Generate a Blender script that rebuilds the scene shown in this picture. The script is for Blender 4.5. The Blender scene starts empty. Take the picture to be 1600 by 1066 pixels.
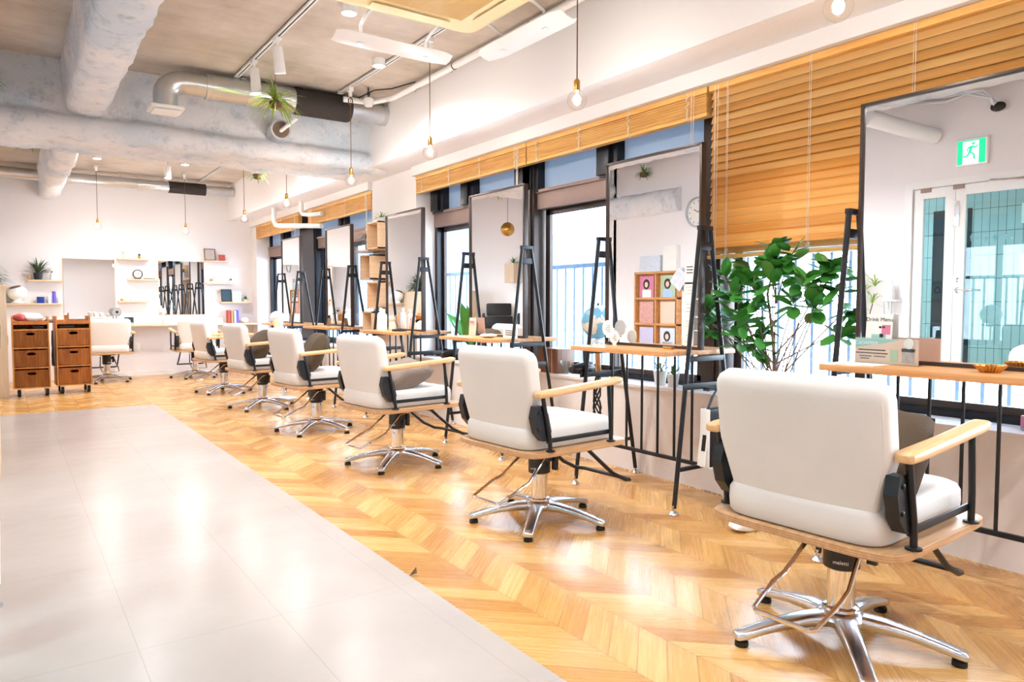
import bpy, bmesh, math, random
from mathutils import Vector, Matrix, noise
random.seed(7)
PI = math.pi; R = math.radians
C = bpy.context.scene.collection
scn = bpy.context.scene

# ------------------------------------------------------------------ camera, world, exposure
cd = bpy.data.cameras.new('camera'); cam = bpy.data.objects.new('camera', cd); C.objects.link(cam)
cd.sensor_width = 36; cd.lens = 36*1123/1600; cd.clip_start = .05; cd.clip_end = 300
yaw, pit = R(35.1), math.atan(58/1123)
cam.location = (0, 0, 1.1)
cam.rotation_euler = (PI/2-pit, 0, -yaw)
scn.camera = cam
scn.view_settings.view_transform = 'Standard'; scn.view_settings.look = 'None'
scn.view_settings.exposure = 1.0; scn.view_settings.gamma = 1; scn.view_settings.use_curve_mapping = False
w = bpy.data.worlds.new('daylight'); scn.world = w; w.use_nodes = True
wn = w.node_tree.nodes; wl = w.node_tree.links
bg = wn['Background']; bg.inputs[0].default_value = (.80, .91, 1, 1); bg.inputs[1].default_value = 10

def area(name, loc, rot, sx, sy, power, col=(1, 1, 1), portal=False, shape='RECTANGLE', spread=PI):
    l = bpy.data.lights.new(name, 'AREA'); l.shape = shape; l.size = sx
    if shape == 'RECTANGLE': l.size_y = sy
    l.energy = power; l.color = col; l.spread = spread
    if portal: l.cycles.is_portal = True
    o = bpy.data.objects.new(name, l); o.location = loc; o.rotation_euler = rot; C.objects.link(o); return o
# portals in the window openings (sky light only, they give off nothing)
area('window_portal', (3.66, 2.2, 1.5), (0, PI/2, 0), 1.9, 8.4, 1, portal=True)
area('window_portal', (3.66, 9.75, 1.5), (0, PI/2, 0), 1.9, 4.5, 1, portal=True)
# the low sun that comes through the windows, weak and soft behind thin cloud
sl = bpy.data.lights.new('sun', 'SUN'); sl.energy = 2; sl.angle = R(6); sl.color = (1, .95, .88)
so = bpy.data.objects.new('sun', sl); C.objects.link(so)
so.rotation_euler = Vector((-.62, .30, -.62)).to_track_quat('-Z', 'Y').to_euler()

# ------------------------------------------------------------------ materials
MATS = {}
def newmat(n):
    m = bpy.data.materials.new(n); m.use_nodes = True; MATS[n] = m
    nt = m.node_tree; return m, nt, nt.nodes['Principled BSDF'], nt.nodes, nt.links
def srgb(r, g, b):
    f = lambda c: ((c/255+.055)/1.055)**2.4 if c > 10 else c/255/12.92
    return (f(r), f(g), f(b), 1)
def mat(n, col, rough=.5, metal=0, var=0, vscale=8, bump=0, bscale=40, emit=None, es=0, spec=.5, coat=0, trans=0):
    m, nt, p, N, L = newmat(n)
    p.inputs['Base Color'].default_value = col; p.inputs['Roughness'].default_value = rough
    p.inputs['Metallic'].default_value = metal; p.inputs['Specular IOR Level'].default_value = spec
    p.inputs['Coat Weight'].default_value = coat
    if trans: p.inputs['Transmission Weight'].default_value = trans
    tc = N.new('ShaderNodeTexCoord')
    nz = N.new('ShaderNodeTexNoise'); nz.inputs['Scale'].default_value = vscale; nz.inputs['Detail'].default_value = 4
    L.new(tc.outputs['Object'], nz.inputs['Vector'])
    v = var if var else .04
    mx = N.new('ShaderNodeMix'); mx.data_type = 'RGBA'
    mx.inputs[6].default_value = [c*(1-v) for c in col[:3]]+[1]; mx.inputs[7].default_value = [min(1, c*(1+v)) for c in col[:3]]+[1]
    L.new(nz.outputs['Fac'], mx.inputs[0]); L.new(mx.outputs[2], p.inputs['Base Color'])
    if bump:
        b = N.new('ShaderNodeBump'); b.inputs['Strength'].default_value = bump; b.inputs['Distance'].default_value = .01
        n2 = N.new('ShaderNodeTexNoise'); n2.inputs['Scale'].default_value = bscale; n2.inputs['Detail'].default_value = 6
        L.new(tc.outputs['Object'], n2.inputs['Vector']); L.new(n2.outputs['Fac'], b.inputs['Height']); L.new(b.outputs[0], p.inputs['Normal'])
    if emit: p.inputs['Emission Color'].default_value = emit; p.inputs['Emission Strength'].default_value = es
    return m
def wood(n, c1, c2, axis='X', rough=.4, scale=1.0, ply=False):
    m, nt, p, N, L = newmat(n)
    tc = N.new('ShaderNodeTexCoord'); mp = N.new('ShaderNodeMapping')
    s = {'X': (1.2, 14, 14), 'Y': (14, 1.2, 14), 'Z': (14, 14, 1.2)}[axis]
    mp.inputs['Scale'].default_value = [a*scale for a in s]
    nz = N.new('ShaderNodeTexNoise'); nz.inputs['Scale'].default_value = 3; nz.inputs['Detail'].default_value = 6; nz.inputs['Distortion'].default_value = .6
    cr = N.new('ShaderNodeValToRGB'); cr.color_ramp.elements[0].color = c1; cr.color_ramp.elements[1].color = c2
    cr.color_ramp.elements[0].position = .3; cr.color_ramp.elements[1].position = .7
    L.new(tc.outputs['Object'], mp.inputs[0]); L.new(mp.outputs[0], nz.inputs['Vector']); L.new(nz.outputs['Fac'], cr.inputs[0])
    L.new(cr.outputs[0], p.inputs['Base Color']); p.inputs['Roughness'].default_value = rough
    if ply:
        sx = N.new('ShaderNodeSeparateXYZ'); L.new(tc.outputs['Object'], sx.inputs[0])
        mm = N.new('ShaderNodeMath'); mm.operation = 'MULTIPLY'; mm.inputs[1].default_value = 900; L.new(sx.outputs[2], mm.inputs[0])
        sn = N.new('ShaderNodeMath'); sn.operation = 'SINE'; L.new(mm.outputs[0], sn.inputs[0])
        r2 = N.new('ShaderNodeMapRange'); r2.inputs[1].default_value = -1; r2.inputs[2].default_value = 1; r2.inputs[3].default_value = .68; r2.inputs[4].default_value = 1.05
        L.new(sn.outputs[0], r2.inputs[0])
        mu = N.new('ShaderNodeMix'); mu.data_type = 'RGBA'; mu.blend_type = 'MULTIPLY'; mu.inputs[0].default_value = 1
        L.new(cr.outputs[0], mu.inputs[6]); L.new(r2.outputs[0], mu.inputs[7]); L.new(mu.outputs[2], p.inputs['Base Color'])
    return m

WALL = mat('white_plaster', srgb(240, 236, 236), .75, var=.015, vscale=2, bump=.15, bscale=60)
WALLP = mat('warm_white_plaster', srgb(238, 233, 231), .8, var=.02, vscale=3, bump=.2, bscale=40)
BLACKM = mat('black_painted_steel', srgb(34, 36, 40), .38, .3, bump=.05, bscale=200)
BRONZE = mat('dark_bronze_aluminium', srgb(72, 62, 58), .35, .5)
BRONZE2 = mat('light_bronze_aluminium', srgb(150, 125, 115), .45, .3)
DARKFR = mat('near_black_window_frame', srgb(30, 32, 40), .35, .3)
CHROME = mat('polished_chrome', srgb(225, 225, 228), .08, 1)
ALU = mat('polished_aluminium', srgb(215, 220, 228), .22, 1, bump=.03, bscale=30)
GALV = mat('galvanised_steel', srgb(206, 210, 214), .28, .95, var=.12, vscale=6)
DUCTBLK = mat('black_flexible_duct_wrap', srgb(46, 38, 34), .7, 0, bump=.5, bscale=80)
RUBBER = mat('black_rubber', srgb(22, 22, 24), .6)
LEATHER = mat('cream_suede_leather', srgb(222, 217, 211), .6, 0, var=.04, vscale=7, bump=.06, bscale=70)
ARMW = wood('pale_ash_wood', srgb(214, 166, 112), srgb(232, 190, 140), 'X', .35)
PLY = wood('plywood_edge', srgb(196, 146, 98), srgb(222, 178, 130), 'X', .4, 1, True)
TABLE = wood('oak_tabletop', srgb(196, 134, 78), srgb(222, 166, 108), 'Y', .38)
SHELFW = wood('pale_pine', srgb(226, 190, 150), srgb(238, 208, 172), 'X', .5)
TROLW = wood('stained_orange_wood', srgb(178, 108, 42), srgb(214, 146, 74), 'Z', .45)
TROLD = wood('stained_dark_drawer_wood', srgb(164, 90, 34), srgb(204, 128, 60), 'Z', .5)
BEIGEW = wood('beige_laminate', srgb(206, 184, 156), srgb(220, 200, 174), 'Z', .5)
BRASS = mat('brushed_brass', srgb(205, 160, 85), .25, 1)
CUSH = mat('brown_canvas', srgb(84, 69, 52), .9, 0, var=.12, vscale=20, bump=.4, bscale=260)
CUSHG = mat('taupe_canvas', srgb(132, 117, 106), .9, 0, var=.12, vscale=20, bump=.4, bscale=260)
WHITEP = mat('white_plastic', srgb(240, 240, 240), .3)
WHITEM = mat('white_painted_metal', srgb(242, 241, 240), .35)
CREAM = mat('cream_plastic', srgb(246, 226, 176), .45)
CREAM2 = mat('cream_grille', srgb(226, 190, 120), .5)
PAPER = mat('white_paper', srgb(240, 238, 234), .8)
INK = mat('black_ink', srgb(30, 28, 28), .7)
BLKP = mat('black_plastic', srgb(26, 26, 30), .35)
BAGL = mat('black_leather', srgb(24, 24, 27), .3, bump=.2, bscale=90)
CORD = mat('brown_twisted_cord', srgb(110, 82, 60), .8)
CORDW = mat('white_cord', srgb(240, 232, 218), .7)
LEAF = mat('deep_green_leaf', srgb(70, 140, 56), .35, var=.4, vscale=7)
LEAFL = mat('yellow_green_leaf', srgb(150, 178, 70), .45, var=.3, vscale=9)
LEAFD = mat('dusky_green_leaf', srgb(72, 92, 58), .5, var=.3, vscale=9)
BARK = mat('grey_brown_bark', srgb(120, 98, 80), .85, var=.3, vscale=30, bump=.4)
POTB = mat('black_pot', srgb(36, 38, 42), .5)
POTW = mat('white_pot', srgb(232, 230, 226), .5)
BLUE = mat('cobalt_blue_plastic', srgb(24, 60, 150), .3)
VIOL = mat('violet_plastic', srgb(110, 96, 215), .3)
TEAL = mat('teal_plastic', srgb(150, 196, 186), .4)
PINK = mat('pink_print', srgb(214, 130, 160), .6)
GREENP = mat('pale_green_print', srgb(176, 196, 160), .6)
REDP = mat('red_print', srgb(190, 84, 80), .6)
SKINP = mat('skin_tone_print', srgb(236, 198, 176), .6)
HAIRP = mat('dark_hair_print', srgb(52, 38, 40), .6)
MINT = mat('exit_sign_green', srgb(20, 190, 130), .5, emit=srgb(20, 200, 140), es=.6)
SIGNW = mat('exit_sign_white', srgb(240, 255, 248), .5, emit=(1, 1, 1, 1), es=.8)
LAMPW = mat('lit_lamp_face', (1, 1, 1, 1), .5, emit=(1, .97, .92, 1), es=14)
BULB = mat('lit_bulb_filament', (1, .95, .85, 1), .5, emit=(1, .965, .93, 1), es=330)
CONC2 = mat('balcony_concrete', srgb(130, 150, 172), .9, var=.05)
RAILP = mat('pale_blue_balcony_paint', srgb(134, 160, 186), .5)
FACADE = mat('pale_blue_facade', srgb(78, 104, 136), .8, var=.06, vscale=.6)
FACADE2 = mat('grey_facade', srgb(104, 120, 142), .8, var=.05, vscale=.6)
MIRR = mat('silvered_mirror', (.93, .94, .94, 1), .0, 1)
for n_ in ('silvered_mirror',):
    p_ = MATS[n_].node_tree.nodes['Principled BSDF']
    for l_ in list(p_.inputs['Base Color'].links): MATS[n_].node_tree.links.remove(l_)
    p_.inputs['Base Color'].default_value = (.93, .94, .945, 1)
BLOND = mat('light_brown_hair', srgb(150, 108, 62), .7, var=.2, vscale=30)

def glassmat(n, tint, gl=.08):
    m, nt, p, N, L = newmat(n)
    out = N['Material Output']; N.remove(p)
    t = N.new('ShaderNodeBsdfTransparent'); t.inputs[0].default_value = tint
    g = N.new('ShaderNodeBsdfGlossy'); g.inputs['Roughness'].default_value = .0
    mx = N.new('ShaderNodeMixShader'); lw = N.new('ShaderNodeLayerWeight'); lw.inputs[0].default_value = .5
    pw = N.new('ShaderNodeMath'); pw.operation = 'POWER'; pw.inputs[1].default_value = 5; L.new(lw.outputs['Facing'], pw.inputs[0])
    ma = N.new('ShaderNodeMath'); ma.operation = 'MULTIPLY_ADD'; ma.inputs[1].default_value = .9; ma.inputs[2].default_value = gl*.5; L.new(pw.outputs[0], ma.inputs[0])
    L.new(ma.outputs[0], mx.inputs[0]); L.new(t.outputs[0], mx.inputs[1]); L.new(g.outputs[0], mx.inputs[2]); L.new(mx.outputs[0], out.inputs[0])
    return m
GLASS = glassmat('clear_window_glass', (.96, .98, 1, 1))
GLASST = glassmat('teal_door_glass', (.66, .84, .87, 1))
BULBG = glassmat('clear_bulb_glass', (1, .98, .95, 1))
ACRY = glassmat('clear_acrylic', (.93, .97, .97, 1))

def m_film():
    m, nt, p, N, L = newmat('frosted_blue_window_film')
    out = N['Material Output']
    p.inputs['Base Color'].default_value = srgb(196, 212, 228); p.inputs['Roughness'].default_value = .3
    t = N.new('ShaderNodeBsdfTranslucent'); t.inputs[0].default_value = srgb(170, 184, 196)
    mx = N.new('ShaderNodeMixShader'); mx.inputs[0].default_value = .35
    L.new(p.outputs[0], mx.inputs[1]); L.new(t.outputs[0], mx.inputs[2]); L.new(mx.outputs[0], out.inputs[0])
    return m
FILM = m_film()

def math_node(N, L, op, a, b=None, c=None):
    n = N.new('ShaderNodeMath'); n.operation = op
    for i, v in enumerate((a, b, c)):
        if v is None: continue
        if isinstance(v, (int, float)): n.inputs[i].default_value = v
        else: L.new(v, n.inputs[i])
    return n.outputs[0]
def m_chevron():
    m, nt, p, N, L = newmat('chevron_oak_floor')
    M = lambda *a: math_node(N, L, *a)
    tc = N.new('ShaderNodeTexCoord'); s = N.new('ShaderNodeSeparateXYZ'); L.new(tc.outputs['Object'], s.inputs[0])
    W = .225; P = .125
    u = M('DIVIDE', M('SUBTRACT', s.outputs[0], 1.51), W)
    col = M('FLOOR', u); fr = M('SUBTRACT', u, col)
    par = M('MODULO', M('ADD', col, 400), 2)          # 0: rises with x, 1: falls
    tri = M('ADD', M('MULTIPLY', fr, M('SUBTRACT', 1, M('MULTIPLY', par, 2))), par)
    v = M('DIVIDE', M('SUBTRACT', s.outputs[1], M('MULTIPLY', tri, W*.95)), P)
    pl = M('FLOOR', v); pf = M('SUBTRACT', v, pl)
    cmb = N.new('ShaderNodeCombineXYZ'); L.new(col, cmb.inputs[0]); L.new(pl, cmb.inputs[1])
    wn_ = N.new('ShaderNodeTexWhiteNoise'); wn_.noise_dimensions = '3D'; L.new(cmb.outputs[0], wn_.inputs['Vector'])
    # grain runs along the plank: coordinate across = v (scaled), along = x
    g = N.new('ShaderNodeCombineXYZ'); L.new(M('MULTIPLY', s.outputs[0], 3), g.inputs[0]); L.new(M('MULTIPLY', v, 6.5), g.inputs[1]); L.new(M('MULTIPLY', wn_.outputs['Value'], 30), g.inputs[2])
    nz = N.new('ShaderNodeTexNoise'); nz.inputs['Scale'].default_value = 1.6; nz.inputs['Detail'].default_value = 7; nz.inputs['Distortion'].default_value = .3
    L.new(g.outputs[0], nz.inputs['Vector'])
    cr = N.new('ShaderNodeValToRGB'); e = cr.color_ramp.elements
    e[0].position = .25; e[0].color = srgb(182, 124, 58); e[1].position = .75; e[1].color = srgb(230, 184, 116)
    x = e.new(.5); x.color = srgb(210, 158, 88)
    f = M('ADD', M('ADD', M('MULTIPLY', nz.outputs['Fac'], .34), M('MULTIPLY', wn_.outputs['Value'], .42)), .12)
    L.new(f, cr.inputs[0])
    # dark joints
    e1 = M('LESS_THAN', pf, .016); e2 = M('GREATER_THAN', pf, .984); e3 = M('LESS_THAN', fr, .007); e4 = M('GREATER_THAN', fr, .993)
    j = M('MAXIMUM', M('MAXIMUM', e1, e2), M('MAXIMUM', e3, e4))
    mx = N.new('ShaderNodeMix'); mx.data_type = 'RGBA'; L.new(M('MULTIPLY', j, .6), mx.inputs[0])
    L.new(cr.outputs[0], mx.inputs[6]); mx.inputs[7].default_value = srgb(120, 78, 40)
    L.new(mx.outputs[2], p.inputs['Base Color'])
    L.new(M('ADD', M('MULTIPLY', nz.outputs['Fac'], .14), .2), p.inputs['Roughness'])
    p.inputs['Coat Weight'].default_value = .15; p.inputs['Coat Roughness'].default_value = .16
    b = N.new('ShaderNodeBump'); b.inputs['Strength'].default_value = .06; b.inputs['Distance'].default_value = .001
    L.new(M('SUBTRACT', nz.outputs['Fac'], j), b.inputs['Height']); L.new(b.outputs[0], p.inputs['Normal'])
    return m
FLOORM = m_chevron()
def m_vinyl():
    m, nt, p, N, L = newmat('grey_vinyl_tile')
    M = lambda *a: math_node(N, L, *a)
    tc = N.new('ShaderNodeTexCoord'); s = N.new('ShaderNodeSeparateXYZ'); L.new(tc.outputs['Object'], s.inputs[0])
    T = .45
    fx = M('FRACT', M('DIVIDE', M('ADD', s.outputs[0], 10.04), T)); fy = M('FRACT', M('DIVIDE', M('ADD', s.outputs[1], 10.1), T*2))
    j = M('MAXIMUM', M('LESS_THAN', fx, .006), M('LESS_THAN', fy, .003))
    nz = N.new('ShaderNodeTexNoise'); nz.inputs['Scale'].default_value = 1.3; nz.inputs['Detail'].default_value = 8; L.new(tc.outputs['Object'], nz.inputs['Vector'])
    cr = N.new('ShaderNodeValToRGB'); cr.color_ramp.elements[0].position = .3; cr.color_ramp.elements[1].position = .7
    cr.color_ramp.elements[0].color = srgb(178, 168, 161); cr.color_ramp.elements[1].color = srgb(190, 181, 175)
    L.new(nz.outputs['Fac'], cr.inputs[0])
    mx = N.new('ShaderNodeMix'); mx.data_type = 'RGBA'; L.new(M('MULTIPLY', j, .35), mx.inputs[0]); L.new(cr.outputs[0], mx.inputs[6]); mx.inputs[7].default_value = srgb(140, 130, 124)
    L.new(mx.outputs[2], p.inputs['Base Color']); p.inputs['Roughness'].default_value = .24
    n2 = N.new('ShaderNodeTexNoise'); n2.inputs['Scale'].default_value = 5; n2.inputs['Detail'].default_value = 3; L.new(tc.outputs['Object'], n2.inputs['Vector'])
    b = N.new('ShaderNodeBump'); b.inputs['Strength'].default_value = .35; b.inputs['Distance'].default_value = .01; L.new(n2.outputs['Fac'], b.inputs['Height']); L.new(b.outputs[0], p.inputs['Normal'])
    return m
VINYL = m_vinyl()
def m_concrete():
    m, nt, p, N, L = newmat('stained_ceiling_concrete')
    tc = N.new('ShaderNodeTexCoord')
    nz = N.new('ShaderNodeTexNoise'); nz.inputs['Scale'].default_value = 1.4; nz.inputs['Detail'].default_value = 9; nz.inputs['Roughness'].default_value = .65; L.new(tc.outputs['Object'], nz.inputs['Vector'])
    cr = N.new('ShaderNodeValToRGB'); e = cr.color_ramp.elements; e[0].position = .3; e[0].color = srgb(166, 156, 142); e[1].position = .68; e[1].color = srgb(216, 205, 194)
    x = e.new(.45); x.color = srgb(194, 182, 168)
    L.new(nz.outputs['Fac'], cr.inputs[0])
    # board marks across the slab
    mp = N.new('ShaderNodeMapping'); mp.inputs['Scale'].default_value = (.5, 7, 1); L.new(tc.outputs['Object'], mp.inputs[0])
    n3 = N.new('ShaderNodeTexNoise'); n3.inputs['Scale'].default_value = 2; n3.inputs['Detail'].default_value = 5; L.new(mp.outputs[0], n3.inputs['Vector'])
    mx = N.new('ShaderNodeMix'); mx.data_type = 'RGBA'; mx.blend_type = 'MULTIPLY'; mx.inputs[0].default_value = .5
    r = N.new('ShaderNodeMapRange'); r.inputs[1].default_value = .3; r.inputs[2].default_value = .7; r.inputs[3].default_value = .86; r.inputs[4].default_value = 1.05; L.new(n3.outputs['Fac'], r.inputs[0])
    L.new(cr.outputs[0], mx.inputs[6]); L.new(r.outputs[0], mx.inputs[7]); L.new(mx.outputs[2], p.inputs['Base Color']); p.inputs['Roughness'].default_value = .9
    b = N.new('ShaderNodeBump'); b.inputs['Strength'].default_value = .3; b.inputs['Distance'].default_value = .01; L.new(nz.outputs['Fac'], b.inputs['Height']); L.new(b.outputs[0], p.inputs['Normal'])
    return m
CONC = m_concrete()
def m_spray():
    m, nt, p, N, L = newmat('sprayed_insulation')
    tc = N.new('ShaderNodeTexCoord')
    nz = N.new('ShaderNodeTexNoise'); nz.inputs['Scale'].default_value = 9; nz.inputs['Detail'].default_value = 9; nz.inputs['Roughness'].default_value = .75; L.new(tc.outputs['Object'], nz.inputs['Vector'])
    n2 = N.new('ShaderNodeTexNoise'); n2.inputs['Scale'].default_value = 1.7; n2.inputs['Detail'].default_value = 5; L.new(tc.outputs['Object'], n2.inputs['Vector'])
    cr = N.new('ShaderNodeValToRGB'); e = cr.color_ramp.elements; e[0].position = .33; e[0].color = srgb(140, 154, 168); e[1].position = .48; e[1].color = srgb(246, 246, 248)
    L.new(nz.outputs['Fac'], cr.inputs[0])
    c2 = N.new('ShaderNodeValToRGB'); e = c2.color_ramp.elements; e[0].position = .38; e[0].color = srgb(206, 220, 233); e[1].position = .56; e[1].color = srgb(246, 243, 243)
    L.new(n2.outputs['Fac'], c2.inputs[0])
    mx = N.new('ShaderNodeMix'); mx.data_type = 'RGBA'; mx.inputs[0].default_value = .62; L.new(cr.outputs[0], mx.inputs[6]); L.new(c2.outputs[0], mx.inputs[7])
    L.new(mx.outputs[2], p.inputs['Base Color']); p.inputs['Roughness'].default_value = .95
    b = N.new('ShaderNodeBump'); b.inputs['Strength'].default_value = .9; b.inputs['Distance'].default_value = .03; L.new(nz.outputs['Fac'], b.inputs['Height']); L.new(b.outputs[0], p.inputs['Normal'])
    return m
SPRAY = m_spray()
def m_slat():
    m, nt, p, N, L = newmat('honey_wood_slats')
    M = lambda *a: math_node(N, L, *a)
    out = N['Material Output']
    tc = N.new('ShaderNodeTexCoord'); s = N.new('ShaderNodeSeparateXYZ'); L.new(tc.outputs['Object'], s.inputs[0])
    k = M('FLOOR', M('DIVIDE', M('ADD', s.outputs[2], 5.0), .0455))
    w1 = N.new('ShaderNodeTexWhiteNoise'); w1.noise_dimensions = '1D'; L.new(k, w1.inputs['W'])
    mp = N.new('ShaderNodeMapping'); mp.inputs['Scale'].default_value = (40, 1, 40); L.new(tc.outputs['Object'], mp.inputs[0])
    nz = N.new('ShaderNodeTexNoise'); nz.inputs['Scale'].default_value = 2.2; nz.inputs['Detail'].default_value = 5; L.new(mp.outputs[0], nz.inputs['Vector'])
    cr = N.new('ShaderNodeValToRGB'); e = cr.color_ramp.elements; e[0].position = .2; e[0].color = srgb(222, 160, 78); e[1].position = .85; e[1].color = srgb(246, 206, 136)
    L.new(M('ADD', M('MULTIPLY', nz.outputs['Fac'], .5), M('MULTIPLY', w1.outputs['Value'], .5)), cr.inputs[0])
    L.new(cr.outputs[0], p.inputs['Base Color']); p.inputs['Roughness'].default_value = .4
    t = N.new('ShaderNodeBsdfTranslucent'); L.new(cr.outputs[0], t.inputs[0])
    mx = N.new('ShaderNodeMixShader'); mx.inputs[0].default_value = .30
    L.new(p.outputs[0], mx.inputs[1]); L.new(t.outputs[0], mx.inputs[2]); L.new(mx.outputs[0], out.inputs[0])
    return m
SLAT = m_slat()
SLAT2 = wood('honey_wood_bundle', srgb(232, 164, 80), srgb(250, 200, 118), 'Y', .4)
def m_tile():
    m, nt, p, N, L = newmat('corridor_wall_tile')
    tc = N.new('ShaderNodeTexCoord'); s = N.new('ShaderNodeSeparateXYZ'); L.new(tc.outputs['Object'], s.inputs[0])
    M = lambda *a: math_node(N, L, *a)
    j = M('MAXIMUM', M('LESS_THAN', M('FRACT', M('DIVIDE', M('ADD', s.outputs[1], 20), .075)), .07), M('LESS_THAN', M('FRACT', M('DIVIDE', M('ADD', s.outputs[2], 20), .24)), .025))
    mx = N.new('ShaderNodeMix'); mx.data_type = 'RGBA'; L.new(j, mx.inputs[0]); mx.inputs[6].default_value = srgb(178, 196, 196); mx.inputs[7].default_value = srgb(88, 112, 118)
    L.new(mx.outputs[2], p.inputs['Base Color']); p.inputs['Roughness'].default_value = .25
    return m
TILE = m_tile()
def m_globe():
    m, nt, p, N, L = newmat('globe_map')
    tc = N.new('ShaderNodeTexCoord'); nz = N.new('ShaderNodeTexNoise'); nz.inputs['Scale'].default_value = 9; nz.inputs['Detail'].default_value = 6
    L.new(tc.outputs['Object'], nz.inputs['Vector'])
    cr = N.new('ShaderNodeValToRGB'); cr.color_ramp.interpolation = 'CONSTANT'; e = cr.color_ramp.elements; e[0].color = srgb(120, 184, 214); e[1].position = .52; e[1].color = srgb(236, 226, 208)
    L.new(nz.outputs['Fac'], cr.inputs[0]); L.new(cr.outputs[0], p.inputs['Base Color']); p.inputs['Roughness'].default_value = .3
    return m
GLOBE = m_globe()

# ------------------------------------------------------------------ mesh builder
class MB:
    def __init__(s): s.bm = bmesh.new()
    def _x(s, vs, M):
        if M is not None: bmesh.ops.transform(s.bm, matrix=M, verts=vs)
    def box(s, x0, x1, y0, y1, z0, z1, bev=0, M=None, seg=2):
        r = bmesh.ops.create_cube(s.bm, size=1)['verts']
        for v in r: v.co = Vector(((x0+x1)/2+v.co.x*(x1-x0), (y0+y1)/2+v.co.y*(y1-y0), (z0+z1)/2+v.co.z*(z1-z0)))
        if bev:
            es = list({e for v in r for e in v.link_edges})
            q = bmesh.ops.bevel(s.bm, geom=es, offset=bev, segments=seg, affect='EDGES', profile=.6)
            r = list({v for f in q['faces'] for v in f.verts} | {v for v in r if v.is_valid})
        s._x(r, M); return s
    def rings(s, rings, cap=True, closed=True):
        vv = [[s.bm.verts.new(p) for p in ring] for ring in rings]
        n = len(vv[0])
        for a, b in zip(vv, vv[1:]):
            for i in range(n if closed else n-1):
                j = (i+1) % n
                try: s.bm.faces.new((a[i], a[j], b[j], b[i]))
                except ValueError: pass
        if cap and closed:
            s.bm.faces.new(list(reversed(vv[0]))); s.bm.faces.new(vv[-1])
        return s
    def tube(s, pts, r, n=10, M=None, closed=False):
        pts = [Vector(p) for p in pts]; rs = r if isinstance(r, (list, tuple)) else [r]*len(pts)
        t0 = (pts[1]-pts[0]).normalized(); up = Vector((0, 0, 1)) if abs(t0.z) < .95 else Vector((1, 0, 0))
        a = t0.cross(up).normalized(); rr = []
        for i, p in enumerate(pts):
            if i == 0: t = t0
            elif i == len(pts)-1: t = (pts[i]-pts[i-1]).normalized()
            else: t = ((pts[i]-pts[i-1]).normalized()+(pts[i+1]-pts[i]).normalized()).normalized()
            a = (a-t*a.dot(t)).normalized(); b = t.cross(a)
            rr.append([p+a*math.cos(2*PI*k/n)*rs[i]+b*math.sin(2*PI*k/n)*rs[i] for k in range(n)])
        if M is not None: rr = [[M @ q for q in ring] for ring in rr]
        return s.rings(rr)
    def lathe(s, prof, c=(0, 0, 0), n=24, M=None):
        c = Vector(c); rr = []
        for (r, z) in prof:
            ring = [Vector((max(r, .0004)*math.cos(2*PI*k/n), max(r, .0004)*math.sin(2*PI*k/n), z)) for k in range(n)]
            if M is not None: ring = [M @ q for q in ring]
            rr.append([c+q for q in ring])
        return s.rings(rr)
    def prism(s, poly, axis, a, b):
        f = {'X': lambda u, v, w: (w, u, v), 'Y': lambda u, v, w: (u, w, v), 'Z': lambda u, v, w: (u, v, w)}[axis]
        return s.rings([[Vector(f(u, v, a)) for u, v in poly], [Vector(f(u, v, b)) for u, v in poly]])
    def sphere(s, c, r, sx=1, sy=1, sz=1, n=16, M=None):
        q = bmesh.ops.create_uvsphere(s.bm, u_segments=n*2 if n < 12 else n, v_segments=n, radius=r)['verts']
        for v in q: v.co = Vector((v.co.x*sx, v.co.y*sy, v.co.z*sz))
        s._x(q, M)
        for v in q: v.co += Vector(c)
        return s
    def quad(s, *p):
        s.bm.faces.new([s.bm.verts.new(Vector(q)) for q in p]); return s
    def build(s, name, m, parent=None, smooth=40):
        bm = s.bm; bmesh.ops.recalc_face_normals(bm, faces=bm.faces)
        for f in bm.faces: f.smooth = True
        lim = R(smooth)
        for e in bm.edges:
            e.smooth = not (len(e.link_faces) == 2 and e.calc_face_angle(0) > lim)
        me = bpy.data.meshes.new(name); bm.to_mesh(me); bm.free(); me.materials.append(m)
        o = bpy.data.objects.new(name, me); C.objects.link(o)
        if parent: o.parent = parent
        return o
def sell(a, b, n=32, ex=6, cx=0, cy=0):
    out = []
    for k in range(n):
        t = 2*PI*(k+.5)/n; c, s_ = math.cos(t), math.sin(t)
        out.append((cx+a*math.copysign(abs(c)**(2/ex), c), cy+b*math.copysign(abs(s_)**(2/ex), s_)))
    return out
def rot(x=0, y=0, z=0, loc=(0, 0, 0)):
    return Matrix.Translation(loc) @ Matrix.Rotation(z, 4, 'Z') @ Matrix.Rotation(y, 4, 'Y') @ Matrix.Rotation(x, 4, 'X')
def tag(o, label, cat, group=None, kind=None):
    o['label'] = label
    if cat: o['category'] = cat
    if group: o['group'] = group
    if kind: o['kind'] = kind
    return o
def thing(name, label, cat, loc=(0, 0, 0), rz=0, group=None):
    o = bpy.data.objects.new(name, None); C.objects.link(o); o.empty_display_size = .1
    o.location = loc; o.rotation_euler = (0, 0, rz); return tag(o, label, cat, group)
def struct(o): o['kind'] = 'structure'; return o
def sthing(name, loc=(0, 0, 0)):
    o = bpy.data.objects.new(name, None); C.objects.link(o); o.location = loc; o.empty_display_size = .1; o['kind'] = 'structure'; return o
def copy_tree(o, parent=None):
    c = o.copy(); C.objects.link(c)
    if parent: c.parent = parent
    for ch in list(o.children): copy_tree(ch, c)
    return c
def dup(o, label, loc, rz=None):
    c = copy_tree(o); c.location = loc; c['label'] = label
    if rz is not None: c.rotation_euler = (0, 0, rz)
    return c
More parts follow.
